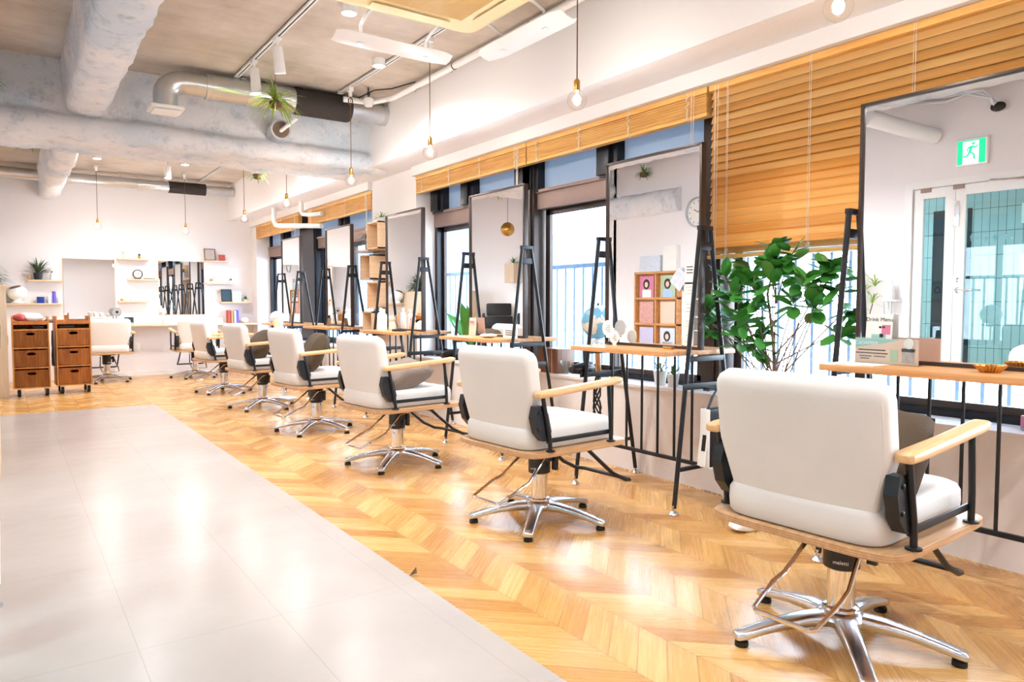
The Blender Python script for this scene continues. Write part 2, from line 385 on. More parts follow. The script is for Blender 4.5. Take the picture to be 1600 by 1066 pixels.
def text(s, size, m, parent, M, name='lettering', depth=.001, align='CENTER', mirror=False):
    cu = bpy.data.curves.new('t', 'FONT'); cu.body = s; cu.size = size; cu.extrude = depth; cu.align_x = align; cu.align_y = 'CENTER'
    if s.startswith('farb'): cu.space_character = 1.6
    t = bpy.data.objects.new('t', cu); C.objects.link(t)
    dg = bpy.context.evaluated_depsgraph_get(); dg.update()
    me = bpy.data.meshes.new_from_object(t.evaluated_get(dg)); bpy.data.objects.remove(t); bpy.data.curves.remove(cu)
    me.name = name
    for v in me.vertices:
        q = v.co.copy()
        if mirror: q.x = -q.x
        v.co = M @ q
    me.materials.clear(); me.materials.append(m)
    o = bpy.data.objects.new(name, me); C.objects.link(o); o.parent = parent; return o
# matrix that lays text (x right, y up, facing -X) on a plane x = const, reading from the room
def faceX(x, y, z):   # text right = -Y, up = Z, normal = -X
    return Matrix(((0, 0, -1, x), (-1, 0, 0, y), (0, 1, 0, z), (0, 0, 0, 1)))

# ------------------------------------------------------------------ the setting
XW = 3.35; YF = 12.27; ZC = 3.0; XL = -.15; YN = -1.6
struct(MB().box(-2.6, 3.65, YN-.1, YF+.1, -.1, 0).build('floor', FLOORM))
struct(MB().box(-1.3, 1.30, YN, 8.62, .0005, .003).build('floor_vinyl', VINYL))
struct(MB().box(-2.6, 3.65, YN-.1, YF+.1, ZC, ZC+.15).build('ceiling', CONC))
struct(MB().box(-2.6, 3.65, YF, YF+.12, 0, ZC).build('wall_far', WALL))
struct(MB().box(-2.6, 3.65, YN-.12, YN, 0, ZC).build('wall_near', WALL))
# left wall: with door opening (Y 1.55..3.07), then set back
wlb = MB()
wlb.box(XL-.1, XL, YN, 1.55, 0, ZC).box(XL-.1, XL, 3.09, 6.65, 0, ZC).box(XL-.1, XL, 1.55, 3.09, 2.10, ZC)
wlb.box(-.95, XL, 6.60, 6.70, 0, ZC).box(-1.0, -.9, 6.65, YF, 0, ZC)
struct(wlb.build('wall_left', WALL))
# window wall: parapet, sill, pillar, lintel
wr = MB(); wr.box(XW, 3.65, YN, YF, 0, .555)
wr.box(XW, 3.65, 6.42, 7.46, .55, ZC)
wr.box(XW, 3.65, YN, -.55, .55, ZC).box(XW, 3.65, 11.98, YF, .55, ZC)
struct(wr.build('wall_right', WALLP))
sl_ = MB(); sl_.box(3.335, 3.56, -.55, 6.42, .555, .575, .003).box(3.335, 3.56, 7.46, 11.98, .555, .575, .003)
struct(sl_.build('trim_1', WALLP))
struct(MB().box(2.98, 3.65, YN, YF, 2.445, ZC).build('ceiling_beam', WALL))
struct(MB().box(3.30, 3.65, YN, 6.42, 2.355, 2.445).box(3.30, 3.65, 7.46, YF, 2.355, 2.445).build('trim_2', WALLP))
struct(MB().box(.85, 3.32, YF-.008, YF, 0, .07).build('baseboard_far', WHITEM))

# sprayed beam across the room, with a swollen lower roll
def rough_sweep(prof, ax, t0, t1, nt, amp, freq, name):
    mb = MB(); rr = []
    for i in range(nt+1):
        t = t0+(t1-t0)*i/nt; ring = []
        for (u, v) in prof:
            p = Vector((t, u, v)) if ax == 'X' else Vector((u, t, v))
            d = noise.noise_vector(p*freq)*amp + noise.noise_vector(p*freq*3.1)*amp*.5 + noise.noise_vector(p*freq*.4)*amp*.9
            if v > 2.985: d = Vector((0, 0, 0))
            if ax == 'X': d.x = 0
            else: d.y = 0
            ring.append(p+d)
        rr.append(ring)
    mb.rings(rr); return struct(mb.build(name, SPRAY, smooth=80))
def resample(poly, step):
    out = []
    for a, b in zip(poly, poly[1:]):
        a, b = Vector(a), Vector(b); n = max(1, int((b-a).length/step))
        for k in range(n): out.append(tuple(a.lerp(b, k/n)))
    out.append(tuple(poly[-1])); return out
pr = [(6.67, 3.02), (6.70, 2.60)] + [(6.72+.10*math.cos(a), 2.50+.095*math.sin(a)) for a in [R(x) for x in range(110, 271, 20)]] + [(7.35, 2.41)] + [(7.36+.07*math.cos(a), 2.49+.075*math.sin(a)) for a in [R(-70), R(-30), R(0)]] + [(7.42, 3.02)]
rough_sweep(resample(pr, .035), 'X', -1.0, 3.0, 150, .016, 7, 'ceiling_beam')
pr = [(.40, 3.02), (.42, 2.72)] + [(.50+.08*math.cos(a), 2.67+.075*math.sin(a)) for a in [R(x) for x in range(180, 271, 30)]] + [(.62+.09*math.cos(a), 2.68+.085*math.sin(a)) for a in [R(x) for x in range(270, 361, 30)]] + [(.71, 3.02)]
rough_sweep(resample(pr, .035), 'Y', YN+.05, 6.72, 260, .016, 7, 'ceiling_beam')
pr = [(p[0] if p[0] < .6 else p[0]-.04, p[1]) for p in pr]
rough_sweep(resample(pr, .04), 'Y', 7.38, YF-.02, 140, .014, 7, 'ceiling_beam')
# the rolled end of the insulation that runs on past the window beam
mb = MB(); pts = [(2.9+.03*i, 6.74, 2.44+.0*i) for i in range(10)]
mb.tube([(2.7, 6.76, 2.49), (2.95, 6.76, 2.475), (3.08, 6.76, 2.45), (3.17, 6.78, 2.44), (3.20, 6.80, 2.44)], [.08, .075, .06, .045, .01], 14)
struct(mb.build('ceiling_beam', SPRAY, smooth=80))

# windows
def window(n, y0, y1, posts, umull, lmull):
    t = sthing('window_%d' % n)
    f = MB(); f.box(3.56, 3.66, y0, y1, .575, .612, .004).box(3.56, 3.66, y0, y1, 2.30, 2.36, .004)
    f.box(3.56, 3.66, y0, y0+.05, .6, 2.36).box(3.56, 3.66, y1-.05, y1, .6, 2.36)
    f.build('window_frame', DARKFR, t)
    ed = [y0]+[a for p in posts for a in p]+[y1]
    for (a, b) in posts:
        p = MB(); p.box(3.52, 3.68, a, b, .575, 2.36, .004).box(3.50, 3.52, a+.03, b-.03, .6, 2.36)
        p.build('post', BRONZE if n == 1 else DARKFR, t)
    for i in range(0, len(ed), 2):
        a, b = ed[i], ed[i+1]
        MB().box(3.55, 3.66, a, b, 1.865, 2.02, .004).box(3.535, 3.55, a, b, 1.995, 2.02).build('transom', BRONZE2, t)
        m = (a+b)/2
        s_ = MB()
        for (c, d, xx) in ((a+.03, m+.03, 3.585), (m-.03, b-.03, 3.62)):
            s_.box(xx, xx+.03, c, c+.055, .61, 1.87).box(xx, xx+.03, d-.055, d, .61, 1.87).box(xx, xx+.03, c, d, .61, .648).box(xx, xx+.03, c, d, 1.82, 1.87)
        s_.build('sash', DARKFR if n == 2 else BRONZE, t)
        MB().box(3.598, 3.602, a+.05, m, .64, 1.85).box(3.632, 3.636, m, b-.05, .64, 1.85).build('glass_pane', GLASS, t)
        MB().box(3.60, 3.606, a+.02, b-.02, 2.0, 2.33).build('glass_pane', FILM, t)
    for (a, b) in umull:
        MB().box(3.53, 3.66, a, b, 2.0, 2.34, .004).box(3.50, 3.53, a+.06, b, 2.02, 2.34, .004).build('mullion', DARKFR, t)
    return t
window(1, -.55, 6.42, [(1.0, 1.14), (2.83, 2.97), (4.70, 4.86)], [(3.74, 3.93), (4.66, 4.95), (5.64, 5.82), (6.2, 6.40)], [])
window(2, 7.46, 11.98, [(9.72, 10.35)], [(8.70, 8.84), (11.0, 11.2)], [])

# outside: balcony and buildings
b = MB(); b.box(3.66, 4.85, -3, 15, -.15, -.02); struct(b.build('balcony_floor', CONC2))
b = MB(); b.box(3.66, 5.6, -3, 15, 2.42, 2.6).box(5.5, 5.6, -3, 15, 2.25, 2.42); struct(b.build('balcony_soffit', CONC2))
b = MB(); b.box(4.62, 4.70, -3, 15, -.02, .42); struct(b.build('balcony_kerb', CONC2))
rl = thing('balcony_railing', 'pale blue upright bar railing of the balcony outside the windows', 'railing', (4.6, 0, 0))
MB().box(-.03, .03, -3, 15, 1.45, 1.49, .005).build('top_rail', RAILP, rl)
MB().box(-.02, .02, -3, 15, .46, .50).build('bottom_rail', RAILP, rl)
b0 = None
for k in range(96):
    y = .6+k*.135
    if b0 is None:
        b0 = MB().box(-.011, .011, -.011, .011, .5, 1.46).build('baluster', RAILP, rl); b0.location = (0, y, 0)
    else:
        q = b0.copy(); C.objects.link(q); q.parent = rl; q.location = (0, y, 0)
for (x0, x1, y0, y1, z1, m, lab) in ((9, 15, 15.5, 24, 3.0, FACADE, 'pale blue building seen through the far windows'), (10.5, 16, 25, 40, 2.2, FACADE2, 'low grey building farther off beyond the balcony'), (11, 16, -6, 15, -.9, FACADE, 'low flat-roofed building below the balcony opposite the near windows')):
    t = thing('building', lab, 'building', (x0, y0, -6))
    MB().box(0, x1-x0, 0, y1-y0, 0, z1+6).build('wall', m, t)
    for k in range(3):
        zz = z1+6-1.6-k*2.6
        for j in range(int((y1-y0)/3)):
            wv = MB(); wv.box(-.04, .02, 1+j*3, 2.4+j*3, zz-.6, zz+.6).build('window', FACADE2 if m is FACADE else FACADE, t)

# ------------------------------------------------------------------ salon chair
def make_chair():
    t = thing('salon_chair', '', 'chair', (0, 0, 0), 0, 'cream salon chairs')
    # base
    b = MB()
    b.lathe([(.075, .072), (.078, .085), (.07, .10), (.052, .112), (.0, .114)], n=28)
    b.lathe([(.02, .05), (.066, .062), (.075, .074)], n=28)
    b.build('base_hub', ALU, t)
    leg = None
    for k in range(5):
        a = R(4+72*k)
        if leg is None:
            lb = MB(); rr = []
            for (r, z, hw, hh) in ((.05, .080, .036, .022), (.12, .078, .033, .020), (.2, .068, .029, .016), (.27, .053, .027, .014), (.33, .037, .026, .014), (.350, .034, .025, .013), (.357, .032, .020, .008)):
                rr.append([Vector((r, y, z+zz)) for y, zz in sell(hw, hh, 12, 4)])
            lb.rings(rr); leg = lb.build('base_leg', ALU, t)
            ft = MB(); ft.lathe([(.021, .0), (.022, .004), (.021, .016), (.016, .018), (.012, .028)], (.334, 0, 0), 16); ft.build('glide', RUBBER, leg)
            leg.rotation_euler = (0, 0, a)
        else:
            c = copy_tree(leg, t); c.rotation_euler = (0, 0, a)
    MB().lathe([(.043, .11), (.043, .30), (.0, .30)], n=28).lathe([(.056, .100), (.056, .118), (.044, .123)], n=28).build('column', CHROME, t)
    cb = MB(); cb.lathe([(.047, .245), (.056, .25), (.056, .385), (.0, .387)], n=28).box(-.02, .05, -.085, -.05, .315, .35, .004).box(.02, .04, -.10, -.07, .27, .35, .003)
    cb.box(-.12, .12, -.10, .10, .378, .398, .003)
    cb = cb.build('pump_housing', BLKP, t)
    text('maletti', .017, WHITEP, cb, Matrix.Rotation(R(-155), 4, 'Z') @ Matrix(((0, 0, 1, .0562), (1, 0, 0, 0), (0, 1, 0, .275), (0, 0, 0, 1))), depth=.0004)
    lv = MB()
    lp = [(.01, -.075, .35), (-.03, -.082, .347), (-.16, -.105, .235), (-.22, -.11, .215), (-.335, -.10, .165), (-.348, -.085, .162), (-.348, .085, .162), (-.335, .10, .165), (-.22, .11, .215), (-.16, .105, .235), (-.03, .082, .347), (.01, .075, .35)]
    lv.tube(lp, .0075, 8); lv.build('pump_lever', CHROME, t)
    # seat board
    rr = []
    for (z, s_) in ((.398, .985), (.401, 1), (.422, 1), (.425, .985)):
        rr.append([Vector((x+.02-.02*(1-(y/.31)**2) * (1 if x < 0 else -.3), y, z)) for x, y in sell(.318*s_, .308*s_, 56, 11)])
    MB().rings(rr).build('seat_board', PLY, t)
    # seat cushion
    rr = []
    for (z, s_, e) in ((.426, .965, 9), (.436, .99, 9), (.47, 1, 9), (.505, .995, 9), (.522, .975, 8), (.531, .93, 7), (.536, .80, 6), (.538, .4, 5), (.538, .02, 4)):
        rr.append([Vector((x+.006-(.010*(1-(y/.26)**2) if x < -.2 else 0), y, z+.004*math.cos(x*3))) for x, y in sell(.300*s_, .258*s_, 48, e)])
    MB().rings(rr).build('seat', LEATHER, t)
    # backrest
    rr = []; H0, H1 = .475, .895
    n = 22
    for i in range(n+1):
        u = i/n; z = H0+(H1-H0)*u
        hw = .232+.04*min(1, max(0, (u-.12))/.35); th = .05
        if u < .07: q = .8+.2*math.sqrt(max(0, 1-((.07-u)/.07)**2)); th *= q; hw *= .985+.015*q
        if u > .86:
            q = math.sqrt(max(0, 1-((u-.86)/.142)**2)); th *= .18+.82*q; hw -= .05*(1-q)
        cx = -.235-.068*u**.9
        rr.append([Vector((cx+x-.0+.22*(y*y), y, z)) for x, y in sell(th, hw, 44, 5.5)])
    bk = MB().rings(rr).build('backrest', LEATHER, t, 60)
    # piping seam round the rear face and a band at the bottom
    pp = []
    for i in range(2, n):
        u = i/n; z = H0+(H1-H0)*u; hw = .232+.04*min(1, max(0, (u-.12))/.35)-.012
        if u > .84: hw -= .055*((u-.84)/.14)**2
        pp.append((u, z, hw))
    def rearx(u, y, k=.0): return -.235-.068*u**.9-.047+.22*y*y
    L_ = [Vector((rearx(u, hw)+.010*(1 if u < .9 else 2), -hw, z)) for u, z, hw in pp]
    R_ = [Vector((p.x, -p.y, p.z)) for p in reversed(L_)]
    MB().tube(L_ + R_, .0022, 6).build('piping', LEATHER, bk)
    MB().box(-.291, -.286, -.026, .026, .500, .516, .002).build('brand_plate', BRASS, bk)
    # arms
    for s_ in (-1, 1):
        ar = MB(); rr = []
        for (x, z, hw, hh) in ((-.285, .690, .012, .008), (-.278, .690, .026, .014), (-.24, .693, .030, .016), (0, .707, .028, .016), (.20, .722, .029, .016), (.245, .727, .028, .015), (.262, .728, .018, .009)):
            rr.append([Vector((x, s_*.305+y, z+zz)) for y, zz in sell(hw, hh, 16, 4)])
        ar.rings(rr).build('armrest', ARMW, t)
        MB().tube([(-.245, s_*.302, .682), (-.205, s_*.302, .50), (-.195, s_*.300, .43)], .0105, 10).lathe([(.022, .425), (.022, .431), (.012, .434)], (-.195, s_*.300, 0), 16).build('rear_post', BLACKM, t)
        MB().tube([(.185, s_*.302, .706), (.200, s_*.302, .52), (.205, s_*.300, .43)], .0105, 10).lathe([(.022, .425), (.022, .431), (.012, .434)], (.205, s_*.300, 0), 16).build('front_post', BLACKM, t)
        MB().box(-.21, .21, s_*.290-.004, s_*.290+.004, .462, .484, .002).build('side_rail', BLACKM, t)
        br = MB().prism([(-.245, .640), (-.205, .60), (-.185, .515), (-.20, .475), (-.235, .475), (-.272, .515), (-.292, .585), (-.280, .638)], 'Y', s_*.258, s_*.296)
        for zz in (.535, .61): br.lathe([(.008, 0), (.008, .004), (.004, .006)], (0, 0, 0), 10, M=Matrix.Translation((-.262, s_*.296, zz)) @ Matrix.Rotation(-s_*PI/2, 4, 'X'))
        br.build('back_bracket', BLACKM, t, 15)
    fb = MB()
    fb.tube([(.10, -.175, .392), (.16, -.178, .375), (.34, -.185, .225), (.44, -.185, .175), (.478, -.18, .168), (.488, -.165, .167), (.488, .165, .167), (.478, .18, .168), (.44, .185, .175), (.34, .185, .225), (.16, .178, .375), (.10, .175, .392)], .0105, 10)
    fb.build('footrest', BLACKM, t)
    return t
ch = make_chair()
chairs = [((2.20, 1.265), 3, 'cream salon chair nearest the camera holding a brown cushion'),
          ((2.19, 2.875), 4, 'second cream salon chair from the front, empty, facing the mirror of photo cards'),
          ((2.18, 4.48), 6, 'third cream salon chair from the front holding a taupe cushion'),
          ((2.18, 6.06), 6, 'fourth cream salon chair from the front, at the station beside the cube shelves'),
          ((2.20, 7.73), 6, 'fifth cream salon chair from the front, holding a brown cushion'),
          ((2.20, 9.38), 5, 'sixth and rearmost cream salon chair facing the window wall'),
          ((2.30, 11.55), 88, 'cream salon chair facing the far wall below the wall mirror that shows dark window frames'),
          ((1.14, 11.60), 92, 'cream salon chair at the far wall right beside the wooden trolleys')]
for i, ((x, y), a, lab) in enumerate(chairs):
    if i == 0: ch.location = (x, y, 0); ch.rotation_euler = (0, 0, R(a)); ch['label'] = lab
    else: dup(ch, lab, (x, y, 0), R(a))

# cushions on the seats
def pillow(w, h, t, name, m, M, seed):
    mb = MB(); n = 18
    for sgn in (1, -1):
        g = []
        for i in range(n+1):
            row = []
            for j in range(n+1):
                u, v = i/n*2-1, j/n*2-1
                k_ = 1-.09*(u*u*v*v); pu = u*(1-.04*(1-v*v)*abs(u)**3)*k_; pv = v*(1-.04*(1-u*u)*abs(v)**3)*k_
                z = t/2*((1-abs(u)**2.4)*(1-abs(v)**2.4))**.42
                p = Vector((pu*w/2, pv*h/2, sgn*z))
                p += noise.noise_vector(p*9+Vector((seed, 0, 0)))*.018*(1-max(abs(u), abs(v))**6)
                p += noise.noise_vector(p*24+Vector((seed, 4, 0)))*.004*(1-max(abs(u), abs(v))**6)
                row.append(mb.bm.verts.new(M @ p))
            g.append(row)
        for i in range(n):
            for j in range(n): mb.bm.faces.new((g[i][j], g[i+1][j], g[i+1][j+1], g[i][j+1]))
    bmesh.ops.remove_doubles(mb.bm, verts=mb.bm.verts, dist=.0008)
    return mb.build(name, m, smooth=80)
CG = 'cushions on the salon chairs'
tag(pillow(.29, .30, .15, 'cushion', CUSH, rot(R(0), R(-50), R(10), (2.16, 1.14, .655)), 1), 'dark brown canvas cushion leaning in the nearest salon chair', 'cushion', CG)
tag(pillow(.37, .35, .17, 'cushion', CUSHG, rot(R(6), R(-16), R(10), (2.18, 4.42, .615)), 5), 'taupe canvas cushion lying on the third salon chair from the front', 'cushion', CG)
tag(pillow(.38, .38, .17, 'cushion', CUSH, rot(0, R(-66), R(-10), (2.13, 5.97, .685)), 9), 'brown canvas cushion leaning in the fourth salon chair from the front', 'cushion', CG)
tag(pillow(.40, .34, .20, 'cushion', CUSH, rot(0, R(-50), R(8), (2.16, 7.68, .66)), 14), 'brown canvas cushion leaning in the fifth salon chair from the front', 'cushion', CG)

# ------------------------------------------------------------------ styling stations
def make_station():
    t = thing('styling_station', '', 'styling station', (0, 0, 0), 0, 'mirror stations along the windows')
    # local: y 0 is the middle, x world
    hw = .395
    MB().box(2.75, 3.33, -.37, .37, .826, .852, .002).build('tabletop', TABLE, t)
    for s_ in (-1, 1):
        y = s_*hw
        f = MB()
        f.tube([(2.818, y, .035), (2.994, y, 1.50)], .0125, 10).tube([(3.322, y, .035), (3.072, y, 1.50)], .0125, 10)
        f.box(2.982, 3.084, y-.0125, y+.0125, 1.488, 1.512, .002)
        f.box(2.985, 3.082, y-.006, y+.006, 1.385, 1.425, .001)
        f.box(2.915, 3.185, y-.012, y+.012, .795, .824, .002)
        f.box(2.845, 3.285, y-.01, y+.01, .222, .242, .002)
        f = f.build('side_frame', BLACKM, t)
        for x in (2.8135, 3.3275):
            MB().lathe([(.026, 0), (.028, .006), (.016, .02), (.008, .024), (.008, .05)], (x, y, 0), 16).build('levelling_foot', ALU, f)
        hb = MB(); hb.box(2.86, 3.20, y+s_*.014-.003, y+s_*.014+.003, .650, .682, .001).box(3.02, 3.10, y+s_*.014, y+s_*.05, .640, .655, .002)
        hb.build('tool_bracket', BLACKM, t)
    MB().box(3.03, 3.05, -hw, hw, .222, .242, .002).build('lower_rail', BLACKM, t)
    for k in range(6):
        y = -.315+.126*k
        MB().tube([(3.04, y, .235), (3.04, y, .828)], .0075, 8).build('bar', BLACKM, t)
    mf = MB(); z0, z1 = .852, 1.955; a = .372
    mf.box(3.025, 3.065, -a, -a+.014, z0, z1, .002).box(3.025, 3.065, a-.014, a, z0, z1, .002)
    mf.box(3.025, 3.065, -a, a, z1-.014, z1, .002).box(3.025, 3.065, -a, a, z0, z0+.016, .002).box(3.05, 3.062, -a+.01, a-.01, z0, z1-.01)
    mf = mf.build('mirror_frame', BRONZE, t)
    MB().box(3.036, 3.048, -a+.013, a-.013, z0+.014, z1-.012).build('mirror_glass', MIRR, mf)
    return t
st = make_station()
SY = [1.33, 2.935, 4.53, 6.07, 7.68, 9.31]
SL = ['styling station nearest the camera, with the drink menu card on its table',
      'second styling station from the front, its mirror showing the magazine rack',
      'third styling station from the front, its mirror showing the black chair',
      'fourth styling station from the front, beside the wooden cube shelves',
      'fifth styling station from the front, left of the wooden cube shelves',
      'farthest styling station along the window wall']
for i, y in enumerate(SY):
    if i == 0: st.location = (0, y, 0); st['label'] = SL[0]
    else: dup(st, SL[i], (0, y, 0))

# ------------------------------------------------------------------ blinds
def blind(y0, y1, zt, zb, lowered, label):
    t = thing('wooden_blind', label, 'blind', (3.37, (y0+y1)/2, zt), 0, 'honey wood venetian blinds'); a = (y1-y0)/2
    MB().box(-.03, .03, -a, a, -.035, 0, .003).build('head_rail', SLAT2, t)
    s_ = MB()
    if lowered:
        n = int((zt-zb-.09)/.0455)+1
        for k in range(n):
            z = -.055-k*.0455
            s_.box(-.0015, .0015, -a+.004, a-.004, -.0265, .0265, M=rot(0, R(20), 0, (0, 0, z)))
        for k in range(7):
            z = zb-zt+.028+k*.0052
            s_.box(-.024, .024, -a+.004, a-.004, z, z+.0035)
    else:
        n = int((zt-zb-.05)/.0065)
        for k in range(n):
            z = -.040-k*.0065; o = random.uniform(-.003, .003)
            s_.box(-.026+o, .026+o, -a+.004, a-.004, z-.0042, z)
    s_.build('slats', SLAT if lowered else SLAT2, t)
    MB().box(-.027, .027, -a, a, zb-zt, zb-zt+.02, .004).build('bottom_rail', SLAT2, t)
    nl = max(3, int((y1-y0)/.42)) if not lowered else 7
    for k in range(nl):
        y = -a+.14+(2*a-.28)*k/(nl-1)
        m = MB()
        if lowered:
            m.tube([(-.033, y, 0), (-.033, y, zb-zt)], .0016, 6).tube([(-.029, y+.012, 0), (-.029, y+.012, zb-zt)], .0012, 6)
            pts = [(-.035+.006*math.sin(q*2.3), y+.012*math.sin(q*1.9), zb-zt+.004+.05*abs(math.sin(q*.9))) for q in range(14)]
            m.tube(pts, .0012, 5)
        else:
            pts = [(-.034-.004*(q % 2), y+.009*math.sin(q*2.1), -(zt-zb)*q/13) for q in range(14)]
            m.tube(pts, .0022, 5); m.tube([(p[0], p[1]+.014*math.cos(i*1.7), p[2]) for i, p in enumerate(pts)], .0018, 5)
            m.tube([(-.034, y, zb-zt), (-.038, y-.012, zb-zt-.012), (-.034, y-.03, zb-zt-.004)], .0015, 5)
        m.build('ladder_cord', CORDW, t)
    # pull cord with tassel
    yc = a-.06 if lowered else -a+.10
    zl = -1.25 if lowered else (-.42 if y0 > 3 else -.5)
    if lowered: zl = -1.18
    m = MB().tube([(-.045, yc, -.02), (-.045, yc, zl)], .0026, 6).tube([(-.045, yc-.02, -.02), (-.045, yc-.012, zl)], .0018, 6)
    m.lathe([(.004, .02), (.009, 0), (.011, -.02), (0, -.022)], (-.045, yc, zl), 10)
    m.build('pull_cord', CORDW, t)
    return t
blind(-.54, 2.785, 2.352, 1.36, True, 'lowered honey wood blind covering the nearest window')
blind(2.80, 4.56, 2.352, 2.185, False, 'raised honey wood blind above the photo-card mirror')
blind(4.57, 6.41, 2.352, 2.185, False, 'raised honey wood blind above the third mirror, ending at the white pillar')
blind(7.47, 9.52, 2.352, 2.15, False, 'raised honey wood blind just beyond the white pillar')
blind(9.9, 11.97, 2.352, 2.15, False, 'farthest raised honey wood blind, behind the white pipes')

# ------------------------------------------------------------------ things on the ceiling
def track(x, y0, y1, label):
    t = thing('lighting_track', label, 'light track', (x, (y0+y1)/2, ZC), 0); a = (y1-y0)/2
    MB().box(-.017, -.006, -a, a, -.024, 0).box(.006, .017, -a, a, -.024, 0).box(-.017, .017, -a, a, -.008, 0).box(-.017, .017, -a-.02, -a, -.024, 0).box(-.02, .02, a, a+.04, -.026, 0).build('rail', WHITEM, t)
    MB().box(-.0055, .0055, -a+.01, a-.01, -.020, -.008).build('contact_slot', BLKP, t)
    return t
track(1.62, 4.2, 6.25, 'white lighting track carrying the two cylinder spotlights')
track(1.62, -1.2, 2.8, 'white lighting track above the nearest chairs')
track(2.50, -1.2, 6.2, 'white lighting track carrying the pendant bulbs, before the sprayed beam')
track(2.50, 7.5, 12.0, 'white lighting track beyond the sprayed beam')
def spot_light(parent, loc, power, ang, col=(.985, .985, 1), rotv=(0, 0, 0), blend=.8, size=.05):
    l = bpy.data.lights.new('lamp_light', 'SPOT'); l.energy = power; l.spot_size = R(ang); l.spot_blend = blend; l.shadow_soft_size = size; l.color = col
    o = bpy.data.objects.new('lamp_light', l); C.objects.link(o); o.location = loc; o.rotation_euler = rotv; o.parent = parent; return o
def cyl_spot(x, y, label, tilt=(0, 0, 0)):
    t = thing('track_spotlight', label, 'spotlight', (x, y, ZC-.026), 0, 'white cylinder spotlights')
    MB().box(-.02, .02, -.045, .045, -.02, 0, .003).tube([(0, 0, -.02), (0, 0, -.05)], .011, 10).build('adapter', WHITEM, t)
    M = Matrix.Translation((0, 0, -.05)) @ Matrix.Rotation(tilt[1], 4, 'Y') @ Matrix.Rotation(tilt[0], 4, 'X')
    MB().lathe([(.0, 0), (.03, -.002), (.034, -.01), (.040, -.185), (.036, -.187), (.034, -.17), (0, -.168)], n=24, M=M).build('lamp_body', WHITEM, t)
    MB().lathe([(0, -.1735), (.032, -.1735), (.032, -.176), (0, -.176)], n=20, M=M).build('lamp_face', LAMPW, t)
    p = M @ Vector((0, 0, -.20))
    spot_light(t, p, SPOTP, 110, rotv=(M.to_euler()))
    return t
SPOTP = 36
cyl_spot(1.62, 5.19, 'white cylinder spotlight on the track, nearer of the two', (R(12), R(-10), 0))
cyl_spot(1.62, 5.77, 'white cylinder spotlight partly behind the hanging grass plant', (R(10), R(-8), 0))
cyl_spot(1.62, 2.6, 'white cylinder spotlight on the track above the second chair', (R(12), R(-10), 0))
cyl_spot(1.62, 1.4, 'white cylinder spotlight on the track above the nearest chair', (R(12), R(-10), 0))
cyl_spot(1.62, -.3, 'white cylinder spotlight on the track beyond the near end', (R(12), R(-10), 0))
def disc_light(x, y, label, pw):
    t = thing('ceiling_downlight', label, 'ceiling light', (x, y, ZC), 0, 'round ceiling lights')
    MB().lathe([(.0, 0), (.05, 0), (.05, -.055), (.045, -.056), (.043, -.045), (0, -.044)], n=28).build('housing', WHITEM, t)
    MB().lathe([(0, -.046), (.043, -.046), (.043, -.054), (0, -.057)], n=24).build('diffuser', LAMPW, t)
    spot_light(t, (0, 0, -.08), pw, 150, size=.06)
DP = 66
disc_light(1.84, 4.42, 'round white ceiling light beside the air conditioner panel', DP)
disc_light(2.425, 5.25, 'round white ceiling light between the deflector and the black duct section', DP)
disc_light(1.0, 1.6, 'added unseen round ceiling light above the grey floor near the camera', 22)  # added lamp out of view, brightens the near part of the room
disc_light(1.05, 3.6, 'added unseen round ceiling light above the middle of the grey floor', 30)  # another added lamp on the unseen ceiling, for brightness
disc_light(1.2, 8.6, 'round white ceiling light beyond the sprayed beam', DP)
disc_light(2.75, 8.3, 'round white ceiling light beyond the beam beside the hanging fern', DP)
disc_light(1.0, 10.6, 'round white ceiling light near the far wall', DP)
disc_light(2.0, 10.4, 'round white ceiling light near the far duct', DP)
disc_light(.9, -.6, 'added unseen round ceiling light behind the camera', 30)  # added behind the camera to lift the room light
disc_light(2.4, -.4, 'added unseen round ceiling light at the near end of the room', 35)  # likewise added out of view, to brighten the near end

def pendant(x, y, z, label, coil=True, rad=.052):
    t = thing('pendant_lamp', label, 'pendant lamp', (x, y, ZC-.024), 0, 'bare bulb pendant lamps'); h = z-(ZC-.024)
    MB().box(-.018, .018, -.03, .03, -.035, 0, .003).lathe([(.016, -.035), (.016, -.07), (.006, -.078)], n=14).build('ceiling_plug', WHITEM, t)
    c = MB(); c.tube([(0, 0, -.07), (0, 0, h+.10)], .0032, 8)
    for k in range(3 if coil else 0):
        c.tube([(.018*math.cos(q), .006*k-.006, -.115+.032*math.sin(q)) for q in [2*PI*i/14 for i in range(15)]], .0032, 6)
    c.build('cord', CORD, t)
    MB().lathe([(.004, h+.115), (.013, h+.105), (.0165, h+.10), (.0165, h+.047), (.013, h+.045)], n=20).build('socket', BRASS, t)
    b = MB().lathe([(.012, h+.048), (.018, h+.042)]+[(rad*math.sin(q), h+rad*math.cos(q)) for q in [R(a) for a in range(28, 181, 12)]], n=24).build('bulb', BULBG, t)
    MB().sphere((0, 0, h+.004), .020, 1, 1, 1.2, 10).build('filament', BULB, b)
pl = [(1.5, 'nearest pendant bulb, cut off by the top of the picture'), (2.96, 'pendant bulb hanging before the white beam, second nearest'), (4.57, 'pendant bulb with a coiled cord beside the white deflector'), (6.0, 'pendant bulb hanging just this side of the sprayed beam'), (7.77, 'first pendant bulb beyond the sprayed beam, above the bend of the pipes'), (9.45, 'farthest of the pendant bulbs along the windows')]
for y, lab in pl: pendant(2.5, y, 2.175, lab)
pendant(1.05, 11.3, 2.15, 'small pendant bulb at the far wall above the plain wall mirror', False)
pendant(2.16, 11.3, 2.15, 'small pendant bulb at the far wall above the mirror with dark reflections', False)
